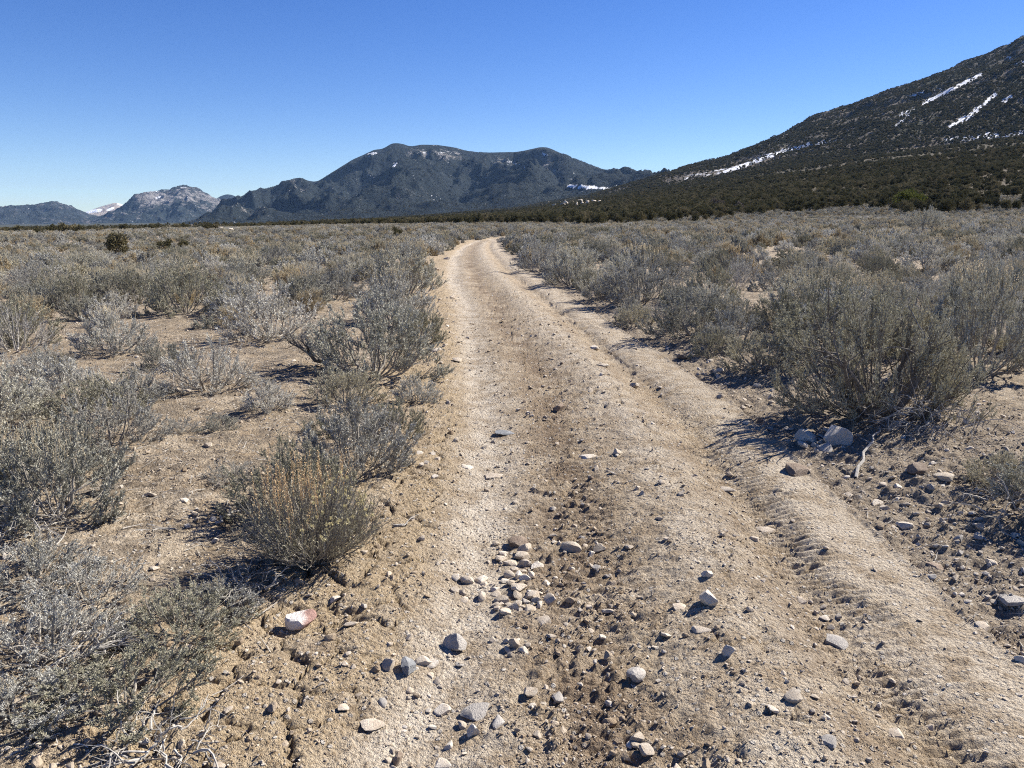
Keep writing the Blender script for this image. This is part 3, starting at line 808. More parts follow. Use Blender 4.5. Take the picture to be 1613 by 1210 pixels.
# the orange-tipped rabbitbrush
def rabbitbrush(px, py, pw, ph):
    x, y, w, h = size_at(px, py, pw, ph); y += .25 * w; x = x * y / (y - .25 * w)
    rg = np.random.default_rng(71)
    n = 240
    az = rg.uniform(0, 2 * np.pi, n); th = np.radians(70) * np.sqrt(rg.random(n))
    d = np.stack([np.sin(th) * np.cos(az), np.sin(th) * np.sin(az), np.cos(th)], 1)
    env = 1 / np.sqrt((np.sin(th) / (w / 2)) ** 2 + (np.cos(th) / (h * .80)) ** 2)
    P = grow(np.stack([np.cos(az), np.sin(az), 0 * az], 1) * .06 * rg.random((n, 1)), d, env * rg.uniform(.7, 1, n), 6, .35, .10, rg)
    br = Buf(); br.tubes(P, np.full((n, 1), .0028) * np.linspace(1.2, .5, 6)[None], 3)
    i2 = np.repeat(np.arange(n), 8); p2, d2 = along(P, i2, rg.uniform(.35, .98, len(i2)))
    P2 = grow(p2, d2 + .35 * rg.normal(size=d2.shape) + [0, 0, .2], rg.uniform(.06, .13, len(i2)), 4, .5, .08, rg)
    br.tubes(P2, np.full((len(i2), 1), .0012) * np.array([[1, .9, .8, .5]]), 3)
    fo = Buf(); i3 = np.repeat(np.arange(len(i2)), 6); p3, d3 = along(P2, i3, rg.uniform(.1, 1, len(i3)))
    fo.leaves(p3, nrm(d3 + .4 * rg.normal(size=d3.shape)), rg.uniform(.009, .02, len(i3)), rg.uniform(.0025, .0042, len(i3)), rg)
    root = tag(obj('rabbitbrush', None, loc=(x, y, float(H(x, y)[0]) - .01)), 'bushy rabbitbrush with orange-brown dry tips and yellow heads at the road edge', 'bush', None)
    obj('stems', br.mesh('rabbitbrush_stems'), M_TWIG, root); obj('foliage', fo.mesh('rabbitbrush_foliage'), M_RABBIT, root)
    # upright orange seed stalks on the back left
    sel = np.flatnonzero((P[:, -1, 0] < .12 * w) & (P[:, -1, 2] > .50 * h))[:70]
    sel = np.r_[sel, sel]
    s0 = P[sel, -1] + rg.normal(size=(len(sel), 3)) * [.03, .03, .02]
    S = grow(s0 - [0, 0, .03], np.array([0, 0, 1.]) + .13 * rg.normal(size=(len(sel), 3)), h * rg.uniform(.18, .38, len(sel)), 5, .3, .05, rg)
    sb = Buf(); sb.tubes(S, np.full((len(sel), 1), .0015) * np.linspace(1, .6, 5)[None], 3)
    i4 = np.repeat(np.arange(len(sel)), 26); p4, d4 = along(S, i4, rg.uniform(.15, 1, len(i4)))
    sb.leaves(p4, nrm(d4 + .7 * rg.normal(size=d4.shape)), rg.uniform(.006, .013, len(i4)), rg.uniform(.003, .005, len(i4)), rg)
    obj('seed_stalks', sb.mesh('rabbitbrush_seed_stalks'), M_SEED, root)
    # tufts of faded yellow flower heads on the right
    sel = np.flatnonzero((P2[:, -1, 0] > .02 * w) & (P2[:, -1, 2] > .42 * h)); sel = rg.choice(sel, min(60, len(sel)), False)
    fb = Buf(); i5 = np.repeat(sel, 40)
    p5 = P2[i5, -1] + nrm(rg.normal(size=(len(i5), 3))) * rg.uniform(.002, .009, (len(i5), 1))
    fb.leaves(p5, nrm(rg.normal(size=p5.shape) + [0, 0, .6]), rg.uniform(.005, .009, len(i5)), rg.uniform(.003, .005, len(i5)), rg)
    obj('flower_heads', fb.mesh('rabbitbrush_flower_heads'), M_FLOWER, root)
    TAKEN.append((x, y, w * .48))
rabbitbrush(498, 915, 235, 200)

# small gnarled leafless bush shaped like a tree
def gnarled(px, py, ph):
    x, y, w, h = size_at(px, py, 80, ph)
    rg = np.random.default_rng(5)
    tr = np.array([[[.20, .1, -.02], [.14, .08, .04], [.06, .04, .06], [.02, .02, .12], [.0, .0, .2]]]) * (h / .55)
    b = Buf(); b.tubes(tr, np.array([[.035, .032, .026, .022, .018]]), 7)
    i = np.zeros(9, int); p, d = along(tr, i, rg.uniform(.6, 1, 9))
    az = np.arange(9) / 9 * 2 * np.pi
    P = grow(p, np.stack([np.cos(az), np.sin(az), np.full(9, .9)], 1), h * rg.uniform(.4, .7, 9), 7, .3, .26, rg)
    b.tubes(P, np.full((9, 1), .010) * np.linspace(1.2, .4, 7)[None], 5)
    i2 = np.repeat(np.arange(9), 8); p2, d2 = along(P, i2, rg.uniform(.25, 1, 72))
    P2 = grow(p2, d2 + .6 * rg.normal(size=d2.shape), h * rg.uniform(.12, .3, 72), 5, .35, .22, rg)
    b.tubes(P2, np.full((72, 1), .0038) * np.linspace(1.1, .4, 5)[None], 4)
    i3 = np.repeat(np.arange(72), 6); p3, d3 = along(P2, i3, rg.uniform(.2, 1, 432))
    P3 = grow(p3, d3 + .5 * rg.normal(size=d3.shape), h * rg.uniform(.06, .14, 432), 3, .4, .1, rg)
    b.tubes(P3, np.full((432, 1), .0015) * np.array([[1, .9, .5]]), 3)
    f = Buf(); k = np.repeat(np.flatnonzero(P3[:, -1, 2] > h * .55), 6); p4, d4 = along(P3, k, rg.uniform(.3, 1, len(k)))
    f.leaves(p4, nrm(d4 + .5 * rg.normal(size=d4.shape)), rg.uniform(.01, .02, len(k)), rg.uniform(.003, .005, len(k)), rg)
    root = tag(obj('gnarled_sagebrush', None, loc=(x, y, float(H(x, y)[0]))), 'small gnarled sagebrush with a bare dark leaning trunk like a tiny tree', 'bush', None)
    obj('trunk', b.mesh('gnarled_trunk'), M_BARK, root); obj('foliage', f.mesh('gnarled_foliage'), M_SAGE, root)
    TAKEN.append((x, y, .3))
gnarled(487, 592, 85)

# thick dark trunk and limbs inside the largest sagebrush, and its split stem
def big_trunk():
    x, y, r = TAKEN[12]
    rg = np.random.default_rng(12)
    n = 7
    az = np.radians([170, 140, 60, 20, 300, 240, 195])
    P = grow(np.stack([np.cos(az) * .10 - .1, np.sin(az) * .10 - .15, np.full(n, -.04)], 1), np.stack([np.cos(az) * .55, np.sin(az) * .4, np.full(n, 1.)], 1), rg.uniform(.6, .95, n), 9, .15, .14, rg)
    b = Buf(); b.tubes(P, np.full((n, 1), .026) * np.linspace(1.25, .3, 9)[None], 7)
    i2 = np.repeat(np.arange(n), 9); p2, d2 = along(P, i2, rg.uniform(.35, 1, len(i2)))
    P2 = grow(p2, d2 + .7 * rg.normal(size=d2.shape), rg.uniform(.15, .4, len(i2)), 6, .2, .2, rg)
    b.tubes(P2, np.full((len(i2), 1), .007) * np.linspace(1, .35, 6)[None], 5)
    root = bpy.data.objects
    par = [o for o in bpy.data.objects if o.get('label') == HERO[12][5]][0]
    s = np.array(par.scale); c, sn = math.cos(-1.3 * 12), math.sin(-1.3 * 12)
    me = b.mesh('big_sagebrush_trunk')
    o = obj('trunk', me, M_BARK, par, rot=(0, 0, -1.3 * 12), scale=1 / s)
big_trunk()

# ------------------------------------------------------------------ dead wood
def dead_tangle(px, py, rad, n, seed, label, spread=1.0, curl=.3):
    x, y = ground_at(px, py); rg = np.random.default_rng(seed)
    az0 = rg.uniform(0, 2 * np.pi, n); az = az0 + rg.normal(size=n) * 1.1
    st = np.stack([np.cos(az0), np.sin(az0), 0 * az0], 1) * rad * rg.uniform(.05, .75, (n, 1)); st[:, 2] = rg.uniform(.02, .20, n) * rad * 2
    P = grow(st, np.stack([np.cos(az), np.sin(az), rg.uniform(-.1, .9, n)], 1), rad * rg.uniform(.35, 1.1, n) * spread, 8, -curl * 2.2, .26, rg)
    P[:, :, 2] = np.maximum(P[:, :, 2], .012)
    b = Buf(); b.tubes(P, np.full((n, 1), .0028) * rg.uniform(.6, 1.7, (n, 1)) * np.linspace(1.1, .35, 8)[None], 5)
    i2 = np.repeat(np.arange(n), 4); p2, d2 = along(P, i2, rg.uniform(.3, 1, len(i2)))
    P2 = grow(p2, d2 + .5 * rg.normal(size=d2.shape), rad * rg.uniform(.15, .5, len(i2)), 5, -.3, .16, rg); P2[:, :, 2] = np.maximum(P2[:, :, 2], .008)
    b.tubes(P2, np.full((len(i2), 1), .0015) * np.linspace(1.1, .4, 5)[None], 4)
    tag(obj('dead_brush', b.mesh('dead_brush'), M_DEAD, loc=(x, y, float(H(x, y)[0]))), label, 'dead branches', None)
dead_tangle(35, 872, .30, 40, 1, 'tangle of bleached dead branches under the pale spiky sagebrush', 1.0)
dead_tangle(1455, 690, .42, 80, 2, 'curling grey dead branches at the foot of the largest sagebrush', 1.0, .5)
dead_tangle(245, 630, .40, 26, 3, 'fallen weathered grey branches arching over a dark gap', 1.1, .4)
dead_tangle(130, 1060, .20, 40, 4, 'bleached twigs spraying from the sprawling bush in the corner', 1.0)
dead_tangle(250, 1200, .17, 34, 6, 'pale bent twigs at the bottom edge of the picture', 1.1)
dead_tangle(385, 945, .13, 24, 7, 'thin grey twigs between the orange-tipped bush and the reddish rock', 1.2, .15)
dead_tangle(205, 492, .5, 14, 8, 'dark dead snag with a pale drooping branch in the brush', 1.0, .4)
dead_tangle(1590, 830, .26, 26, 9, 'dry twigs lying on the gravel at the picture edge', 1.1, .3)
def stick(px0, py0, px1, py1, r, seed, label, arch=.02, fork=2):
    a = np.array([*ground_at(px0, py0), 0]); b = np.array([*ground_at(px1, py1), 0]); rg = np.random.default_rng(seed)
    t = np.linspace(0, 1, 9)[:, None]; P = a + (b - a) * t + rg.normal(size=(9, 3)) * .012 * [1, 1, .3]
    P[:, 2] = H(P[:, 0], P[:, 1]) + r * .7 + arch * np.sin(t[:, 0] * np.pi)
    o = P[0].copy(); P = P - o
    bu = Buf(); bu.tubes(P[None], r * np.linspace(1.2, .5, 9)[None], 6)
    i2 = np.zeros(fork, int); p2, d2 = along(P[None], i2, rg.uniform(.3, .8, fork))
    P2 = grow(p2, d2 + .8 * rg.normal(size=d2.shape) * [1, 1, .2], np.full(fork, .12), 5, .1, .15, rg)
    bu.tubes(P2, np.full((fork, 1), r * .5) * np.linspace(1, .4, 5)[None], 5)
    tag(obj('dead_stick', bu.mesh('dead_stick'), M_DEAD, loc=o), label, 'stick', None)
stick(338, 842, 398, 818, .009, 21, 'crooked bleached stick lying on the bare patch by the orange-tipped bush', .03)
stick(250, 858, 285, 855, .004, 22, 'thin dark twig lying flat on the bare patch', .004, 1)
stick(625, 832, 645, 826, .007, 23, 'short pale stick beside the orange-tipped bush at the road edge', .004, 1)
stick(1345, 748, 1385, 690, .010, 24, 'grey forked stick pointing down from the largest sagebrush to the verge', .04)

# ------------------------------------------------------------------ all other sagebrush
def poly_world(pp): return np.array([ground_at(*p) for p in pp])
def inside(poly, x, y):
    c = np.zeros(len(x), bool); n = len(poly); j = n - 1
    for i in range(n):
        xi, yi = poly[i]; xj, yj = poly[j]
        c ^= ((yi > y) != (yj > y)) & (x < (xj - xi) * (y - yi) / (yj - yi + 1e-12) + xi); j = i
    return c
BARE = [poly_world(p) for p in (
    [(190, 895), (225, 770), (255, 700), (330, 660), (400, 610), (465, 585), (490, 640), (465, 690), (460, 740), (380, 800), (390, 890), (300, 940)],
    [(545, 600), (535, 520), (530, 455), (580, 450), (560, 520), (570, 600)],
    [(190, 545), (225, 510), (300, 518), (335, 560), (250, 570)],
    [(0, 760), (0, 650), (70, 640), (80, 700)],
    [(1265, 745), (1170, 645), (1090, 585), (1110, 560), (1250, 640), (1500, 730), (1613, 830), (1700, 1100), (1613, 1050), (1490, 950)],
    [(1195, 425), (1215, 405), (1300, 410), (1290, 425)])]
r2 = np.random.default_rng(99)
def lattice(cell, rmax, rmin=0.0):
    g = np.arange(-rmax, rmax, cell)
    gy = np.arange(-2, rmax, cell)
    gx, gy = np.meshgrid(g, gy); x = gx.ravel(); y = gy.ravel()
    x = x + r2.uniform(-.48, .48, len(x)) * cell; y = y + r2.uniform(-.48, .48, len(y)) * cell
    r = np.hypot(x, y)
    k = (r < rmax) & (r >= rmin) & (np.abs(np.arctan2(x, y)) < math.radians(43))
    return x[k], y[k]
bx, by = lattice(.90, 90)
bx2, by2 = lattice(1.08, 330, 90)
bx = np.r_[bx, bx2]; by = np.r_[by, by2]
br = np.hypot(bx, by)
siz = np.clip(.44 + .34 * fbm(bx / 3.0, by / 3.0, 3, 120) + .15 * r2.normal(size=len(bx)), .22, .85)
wid = np.clip(siz * r2.uniform(1.35, 1.95, len(bx)), .40, 1.5)
t = road_t(bx, by)
xl, xr = edges(by)
clear = np.where((by < ROAD_END + 2) & (by > -5), np.maximum(xl - bx, bx - xr), 9)
ok = clear > np.minimum(wid * .33, .5) + .05
# the sagebrush thins out where the trees begin
thb = np.degrees(np.arctan2(bx, by))
edge_r = np.interp(thb, [-45, -20, -8, 0, 10, 20, 34, 45], [330, 330, 250, 240, 240, 245, 250, 250])
ok &= br < edge_r + 14 * fbm(bx / 30, by / 30, 3, 125)
ok &= ~((fbm(bx / 2.6, by / 2.6, 3, 130) > np.where(br < 14, .20, .14)) & (r2.random(len(bx)) < .9))
ok &= br > 2.6
for p in BARE: ok &= ~inside(p, bx, by)
for (hx, hy, hr) in TAKEN: ok &= np.hypot(bx - hx, by - hy) > hr + .18 * wid
# keep the view into the lower left corner free of tall brush
ok &= ~((by < 3.6) & (bx > -1.9) & (bx < 0))
bx, by, br, siz, wid, t = (a[ok] for a in (bx, by, br, siz, wid, t))
siz = np.where(br < 6, np.minimum(siz, .42), siz); wid = np.where(br < 6, np.minimum(wid, .75), wid)
low = 1 - .5 * np.exp(-(((bx + 30) / 11) ** 2 + ((by - 52) / 15) ** 2)); siz = siz * low; wid = wid * (.4 + .6 * low)
bz = np.zeros(len(bx)); nb = br < 95; bz[nb] = H(bx[nb], by[nb]); bz[~nb] = macro(bx[~nb], by[~nb])
px, py, zc = project(bx, by, bz + .6 * siz)
inview = (px > -160) & (px < 1773) & (py < 1330) & (zc > 0)
appar = np.where(inview, wid / np.maximum(zc, .1), 0)
N_IND = 296 - len(HERO)
order = np.argsort(-appar)
ind = order[:N_IND]; rest = order[N_IND:]
LOOK = ['grey', 'silver-grey', 'grey-green', 'straw-tipped grey', 'half-bare silvery', 'olive-grey', 'dense grey', 'tawny straw-coloured', 'dead leafless grey']
def area_label(i, x, y, k):
    look = LOOK[k]
    c = road_t(np.array([x]), np.array([y]))[0]
    xl_, xr_ = edges(np.array([y])); dl = xl_[0] - x; dr = x - xr_[0]
    if c < 1.35:
        if dl < 1.2: where = 'in the row along the inner edge of the road' if y > 12 else 'at the road edge near the orange-tipped bush'
        elif y < 6: where = 'near the bare patch beside the spiky-topped sagebrush'
        elif y < 12: where = 'around the black-shaded dome-shaped bush'
        elif x > -8: where = 'between the bend and the dome-shaped bush'
        else: where = 'in the brush below the lone juniper'
    else:
        if dr < 1.5: where = 'on the bank along the outer edge of the road' if y > 9 else 'on the gravel verge near the largest sagebrush'
        elif y < 11: where = 'around the largest dark-hearted sagebrush'
        elif x > 9: where = 'in the open brush beyond the largest sagebrush'
        else: where = 'in the dense brush behind the roadside bank'
    return '%s sagebrush %s' % (look, where), where
for i in ind:
    k = int(r2.choice([0, 1, 2, 3, 4, 5, 7, 8], p=[.17, .17, .14, .15, .12, .12, .07, .06]))
    lab, where = area_label(i, bx[i], by[i], k)
    pr = SAGE[k]
    bush('sagebrush', pr, bx[i], by[i], siz[i], wid[i], r2.uniform(0, 6.28), lab, 'bush', 'sagebrush ' + where, .02)

# the rest of the sagebrush as one mass; branches, leaves and spikes of one bush joined in each model
def joined(tri, name):
    b = bpy.data.meshes.new(name)
    vs = []; qs = []; mi = []; mats = []; n = 0
    for me in tri[:3]:
        if me is None: continue
        v = np.empty(len(me.vertices) * 3, np.float32); me.vertices.foreach_get('co', v)
        q = np.empty(len(me.loops), np.int32); me.loops.foreach_get('vertex_index', q)
        vs.append(v.reshape(-1, 3)); qs.append(q.reshape(-1, 4) + n); n += len(me.vertices)
        mi.append(np.full(len(me.polygons), len(mats), np.int32)); mats.append(me.materials[0])
    m = mesh_np(name, np.concatenate(vs), np.concatenate(qs))
    for mm in mats: m.materials.append(mm)
    m.polygons.foreach_set('material_index', np.concatenate(mi))
    return m
MODELS = [joined(t3, 'distant_sagebrush') for t3 in MIDS]
# one farther bush of each model stands in the brush by itself; the mass repeats them
models_o = []
for k, me in enumerate(MODELS):
    i = rest[k]
    o = obj('sagebrush', me, None, None, (bx[i], by[i], bz[i] - .02), (0, 0, k), (wid[i] / MIDS[k][4], wid[i] / MIDS[k][4], siz[i]))
    lab, where = area_label(i, bx[i], by[i], 7 if k == 5 else k); tag(o, lab.replace(' sagebrush ', ' sagebrush set farther back '), 'bush', 'sagebrush ' + where); models_o.append(o)
rest = rest[len(MODELS):]
pk = r2.choice(6, len(rest), p=[.22, .22, .18, .18, .13, .07])
pw_ = np.array([m[4] for m in MIDS])[pk]
scatter('sagebrush_cover', 'grey sagebrush covering the plain all the way to the trees', np.stack([bx[rest], by[rest], bz[rest] - .02], 1), r2.uniform(0, 6.28, len(rest)),
        np.stack([wid[rest] / pw_, wid[rest] / pw_, siz[rest]], 1), pk, models_o)

# ------------------------------------------------------------------ junipers
def juniper_meshes(seed, hh, ww, n, ls):
    rg = np.random.default_rng(seed)
    nl = 16
    c = rg.normal(size=(nl, 3)); c = nrm(c) * rg.uniform(.25, .75, (nl, 1)) * [ww / 2, ww / 2, hh * .44] + [0, 0, hh * .46]
    cr = rg.uniform(.28, .46, nl) * ww / 2
    j = rg.integers(0, nl, n)
    p = c[j] + nrm(rg.normal(size=(n, 3))) * (cr[j] * rg.uniform(.55, 1.08, n))[:, None]
    p[:, 2] = np.abs(p[:, 2]) + .02
    dirs = nrm(nrm(p - [0, 0, hh * .4]) + .8 * rg.normal(size=p.shape) + [0, 0, .5])
    f = Buf(); f.leaves(p, dirs, ls * rg.uniform(.6, 1.4, len(p)), ls * .55 * rg.uniform(.6, 1.4, len(p)), rg)
    tr = np.array([[[0, 0, -.2], [.05, .02, hh * .2], [0, .05, hh * .45], [.03, 0, hh * .75]]])
    b = Buf(); b.tubes(tr, np.array([[.16, .12, .08, .03]]) * hh / 3, 6)
    pp, dd = along(tr, np.zeros(nl, int), rg.uniform(.1, .7, nl))
    P = np.stack([pp, (pp + c) / 2 + [0, 0, -.05], c], 1); b.tubes(P, np.full((nl, 1), .03 * hh / 3) * np.array([[1.2, .8, .4]]), 4)
    return b.mesh('juniper_trunk'), f.mesh('juniper_crown')
JUN = [juniper_meshes(800 + i, 3.2, w, 1700, .24) for i, w in enumerate((3.0, 2.5, 3.5, 2.8))]
for b, f in JUN: b.materials.append(M_JBARK); f.materials.append(M_JUN)
CROWNS = []
def juniper(x, y, h, k, label, group=None, mat=None, w=1.0):
    root = tag(obj('juniper_tree', None, loc=(x, y, float(macro(x, y))), rot=(0, 0, x * 3 % 6.28), scale=(h / 3.2 * w, h / 3.2 * w, h / 3.2)), label, 'tree', group)
    b, f = JUN[k]
    if mat is not None:
        f = f.copy(); f.materials[0] = mat
    obj('trunk', b, None, root); c = obj('crown', f, None, root)
    return c
def jun_px(px, py, ph, k, label, group=None, mat=None, w=1.0):
    x, y = ground_at(px, py); h = ph / FPX * math.hypot(x, y)
    TAKEN.append((x, y, h * .5))
    return juniper(x, y, h, k, label, group, mat, w)
CROWNS.append(jun_px(184, 406, 44, 1, 'lone round dark juniper standing out of the open brush', mat=None, w=1.0))
jun_px(262, 397, 20, 0, 'low olive juniper shrub in the brush not far from the lone juniper', None, M_JUN, 1.4)
jun_px(290, 393, 16, 2, 'small olive shrub just beyond the low juniper shrub', None, M_JUN, 1.1)
jun_px(394, 467, 22, 1, 'small yellow-green shrub poking out of the grey brush', None, M_JUN_Y, .7)
jun_px(625, 378, 22, 0, 'dark green juniper poking out of the brush left of the bend', None, M_JUN, .9)
CROWNS.append(jun_px(329, 365, 15, 2, 'first of the paired junipers beside pale rocks on the far plain', w=1.1))
jun_px(339, 365, 14, 1, 'second of the paired junipers beside pale rocks on the far plain', w=1.0)
for n_, (a, b_, h_) in enumerate([(28, 366, 7), (58, 369, 7), (64, 370, 7), (86, 368, 9), (98, 367, 10), (104, 367, 9), (118, 367, 9), (126, 367, 8), (159, 366, 6), (196, 363, 8), (210, 363, 5), (229, 362, 6), (240, 362, 7), (246, 361, 7), (278, 360, 6), (290, 359, 6), (318, 358, 5)]):
    jun_px(a, b_ + 2, h_ * 1.7, n_ % 4, 'small dark juniper dotted along the far edge of the plain', 'junipers along the far edge of the plain', None, 1.25)
jun_px(1430, 329, 30, 2, 'bright yellow-green juniper at the front of the wood', None, M_JUN_Y, 1.5)
jun_px(1128, 332, 20, 0, 'brown leafless scrub tree at the front of the wood', None, M_JUN_G, 1.3)
jun_px(1165, 334, 16, 3, 'low brown leafless scrub tree beside the taller brown one', None, M_JUN_G, 1.3)

# the front of the wood, tree by tree
r3 = np.random.default_rng(17)
def forest_pts(n, r0, r1, tmin, tmax):
    r = np.sqrt(r3.uniform(r0 ** 2, r1 ** 2, n)); th = np.radians(r3.uniform(tmin, tmax, n))
    return r * np.sin(th), r * np.cos(th)
fx, fy = forest_pts(90000, 700, 1900, -46, 50)
fx2, fy2 = forest_pts(56000, 175, 700, -46, 50)
fx = np.r_[fx2, fx]; fy = np.r_[fy2, fy]
fr = np.hypot(fx, fy); fth = np.degrees(np.arctan2(fx, fy))
fe = np.interp(fth, [-46, -33, -20, -8, 0, 10, 20, 34, 50], [430, 400, 330, 222, 190, 182, 182, 186, 186])
dens = sstep(0, 1, (fr - fe - 70 * fbm(fx / 45, fy / 45, 3, 140)) / 50) * np.clip(.75 + 1.0 * fbm(fx / 60, fy / 60, 4, 150), .2, 1)
dens *= np.interp(fth, [-46, -25, -10, 0, 50], [.16, .22, .7, 1, 1])
# a thinly wooded stony rise
rock_c = np.array([ground_at(900, 326)]).ravel()
dens *= 1 - .7 * np.exp(-(((fx - rock_c[0]) / 45) ** 2 + ((fy - rock_c[1]) / 60) ** 2))
kf = r3.random(len(fx)) < dens * np.interp(fr, [170, 690, 700, 1900], [.85, .55, .95, .6])
fx, fy, fr, fth = fx[kf], fy[kf], fr[kf], fth[kf]
for (hx, hy, hr) in TAKEN:
    if hy > 150:
        k = np.hypot(fx - hx, fy - hy) > hr + 1.2; fx, fy, fr, fth = fx[k], fy[k], fr[k], fth[k]
fh = np.interp(fth, [-30, -8, 3], [.7, .8, 1]) * r3.uniform(1.4, 3.7, len(fx)) * np.interp(fr, [200, 1000], [.95, 1.25])
seen = np.abs(fth) < 34.2
# trees whose whole crown shows: the first ones met along each line of sight
front = np.argsort(np.where(seen, fr - np.interp(fth, [-46, -20, 0, 50], [380, 300, 180, 180]) * .9 - fh * 6, 1e9))[:150]
fm_ = np.zeros(len(fx), bool); fm_[front] = True
for n_, i in enumerate(np.flatnonzero(fm_)):
    th_ = fth[i]
    where = 'right of the bright yellow-green one' if th_ > 28 else 'between the brown and yellow-green trees' if th_ > 16 else 'left of the brown scrub trees' if th_ > 5 else 'beyond the end of the road' if th_ > -6 else 'at the thinning left end of the wood'
    c = juniper(fx[i], fy[i], fh[i], n_ % 4, 'dark juniper fronting the wood, ' + where, 'junipers fronting the wood ' + where)
    if n_ < 4: CROWNS.append(c)
px_, py_, pz_ = (a[~fm_] for a in (fx, fy, fh))
fpk = r3.integers(0, len(CROWNS), len(px_))
wood_pts = [np.stack([px_, py_, macro(px_, py_) - .1], 1)]; wood_s = [pz_ / 3.2]
_x, _y = forest_pts(16000, 1880, 3350, -14, 17)
wood_pts.append(np.stack([_x, _y, macro(_x, _y) - .1], 1)); wood_s.append(r3.uniform(2.5, 5, len(_x)) / 3.2)
# trees climbing the long mountainside
def on_mountain(M, n, keep, smin, smax, hmin, hmax):
    m, nn = M['S'].shape
    i = r3.uniform(0, m - 1.001, n); j = r3.uniform(0, nn - 1.001, n)
    ia, ja = i.astype(int), j.astype(int); fi, fj = i - ia, j - ja
    def smp(A): return (A[ia, ja] * (1 - fi) * (1 - fj) + A[ia + 1, ja] * fi * (1 - fj) + A[ia, ja + 1] * (1 - fi) * fj + A[ia + 1, ja + 1] * fi * fj)
    x, y, z, s_, b_, w_ = (smp(M[k]) for k in ('X', 'Y', 'Z', 'S', 'bare', 'snow'))
    d = np.clip(.80 + .9 * fbm(x / 90, y / 90, 4, 160), .15, 1) * (1 - 1.6 * np.clip(b_, 0, .55)) * (1 - .92 * sstep(.45, .95, w_))
    k = (r3.random(n) < d) & (s_ > smin) & (s_ < smax) & (np.abs(np.degrees(np.arctan2(x, y))) < 38)
    return np.stack([x, y, z - .3], 1)[k], r3.uniform(hmin, hmax, k.sum()) / 3.2
p, s_ = on_mountain(MD, 150000, 1, .0, 1.05, 2.6, 5.0); wood_pts.append(p); wood_s.append(s_)
p, s_ = on_mountain(MC, 60000, 1, .0, .97, 3.5, 6); wood_pts.append(p); wood_s.append(s_)
WP = np.concatenate(wood_pts); WS = np.concatenate(wood_s)
sx = WS * r3.uniform(.85, 1.35, len(WS))
scatter('juniper_forest', 'dark juniper wood covering the fan and the mountainsides', WP, r3.uniform(0, 6.28, len(WP)), np.stack([sx, sx, WS], 1), r3.integers(0, len(CROWNS), len(WP)), CROWNS)

# ------------------------------------------------------------------ rocks
def rock_mesh(seed, flat=1.0, cuts=9, sub=3):
    import bmesh
    rg = np.random.default_rng(seed)
    bm = bmesh.new(); bmesh.ops.create_icosphere(bm, subdivisions=sub + 1, radius=1.0)
    v = np.array([w.co for w in bm.verts]); f = np.array([[w.index for w in fc.verts] for fc in bm.faces]); bm.free()
    v = v * np.array([1, rg.uniform(.55, .95), flat * rg.uniform(.5, .8)])
    for c in range(cuts):
        n = nrm(rg.normal(size=3) * [1, 1, 1.2]); ext = (v @ n).max(); d = ext * rg.uniform(.52, .82)
        e = v @ n - d
        v = v - np.maximum(e, 0)[:, None] * n[None] * .98
    v += .022 * np.stack([fbm(v[:, 0] * 3 + k * 9, v[:, 1] * 3 + v[:, 2] * 2.5, 3, 170 + k) for k in range(3)], 1)
    v[:, :2] -= (v[:, :2].max(0) + v[:, :2].min(0)) / 2
    v = v / np.abs(v[:, 0]).max() * .5
    me = mesh_np('rock', v, None, f, True)
    me.set_sharp_from_angle(angle=math.radians(24))
    return me, -v[:, 2].min(), v[:, 2].max()
ROCKS = []
for k in range(14):
    ROCKS.append(rock_mesh(900 + k, .6 if k % 3 == 0 else 1.0, 8 + k % 4, 2))
_cache = {}
def rock_obj(name, x, y, w, k, mat, label, group, rot, tilt=(0, 0), sink=.28, hs=1.0):
    me, lo, hi = ROCKS[k]
    key = (k, mat.name)
    if key not in _cache:
        m2 = me.copy(); m2.materials.clear(); m2.materials.append(mat); _cache[key] = m2
    z = float(H(x, y)[0])
    h = w * (lo + hi) * hs
    o = obj(name, _cache[key], None, None, (x, y, z + w * lo * hs - sink * h), (tilt[0], tilt[1], rot), (w, w, w * hs))
    return tag(o, label, 'rock', group)
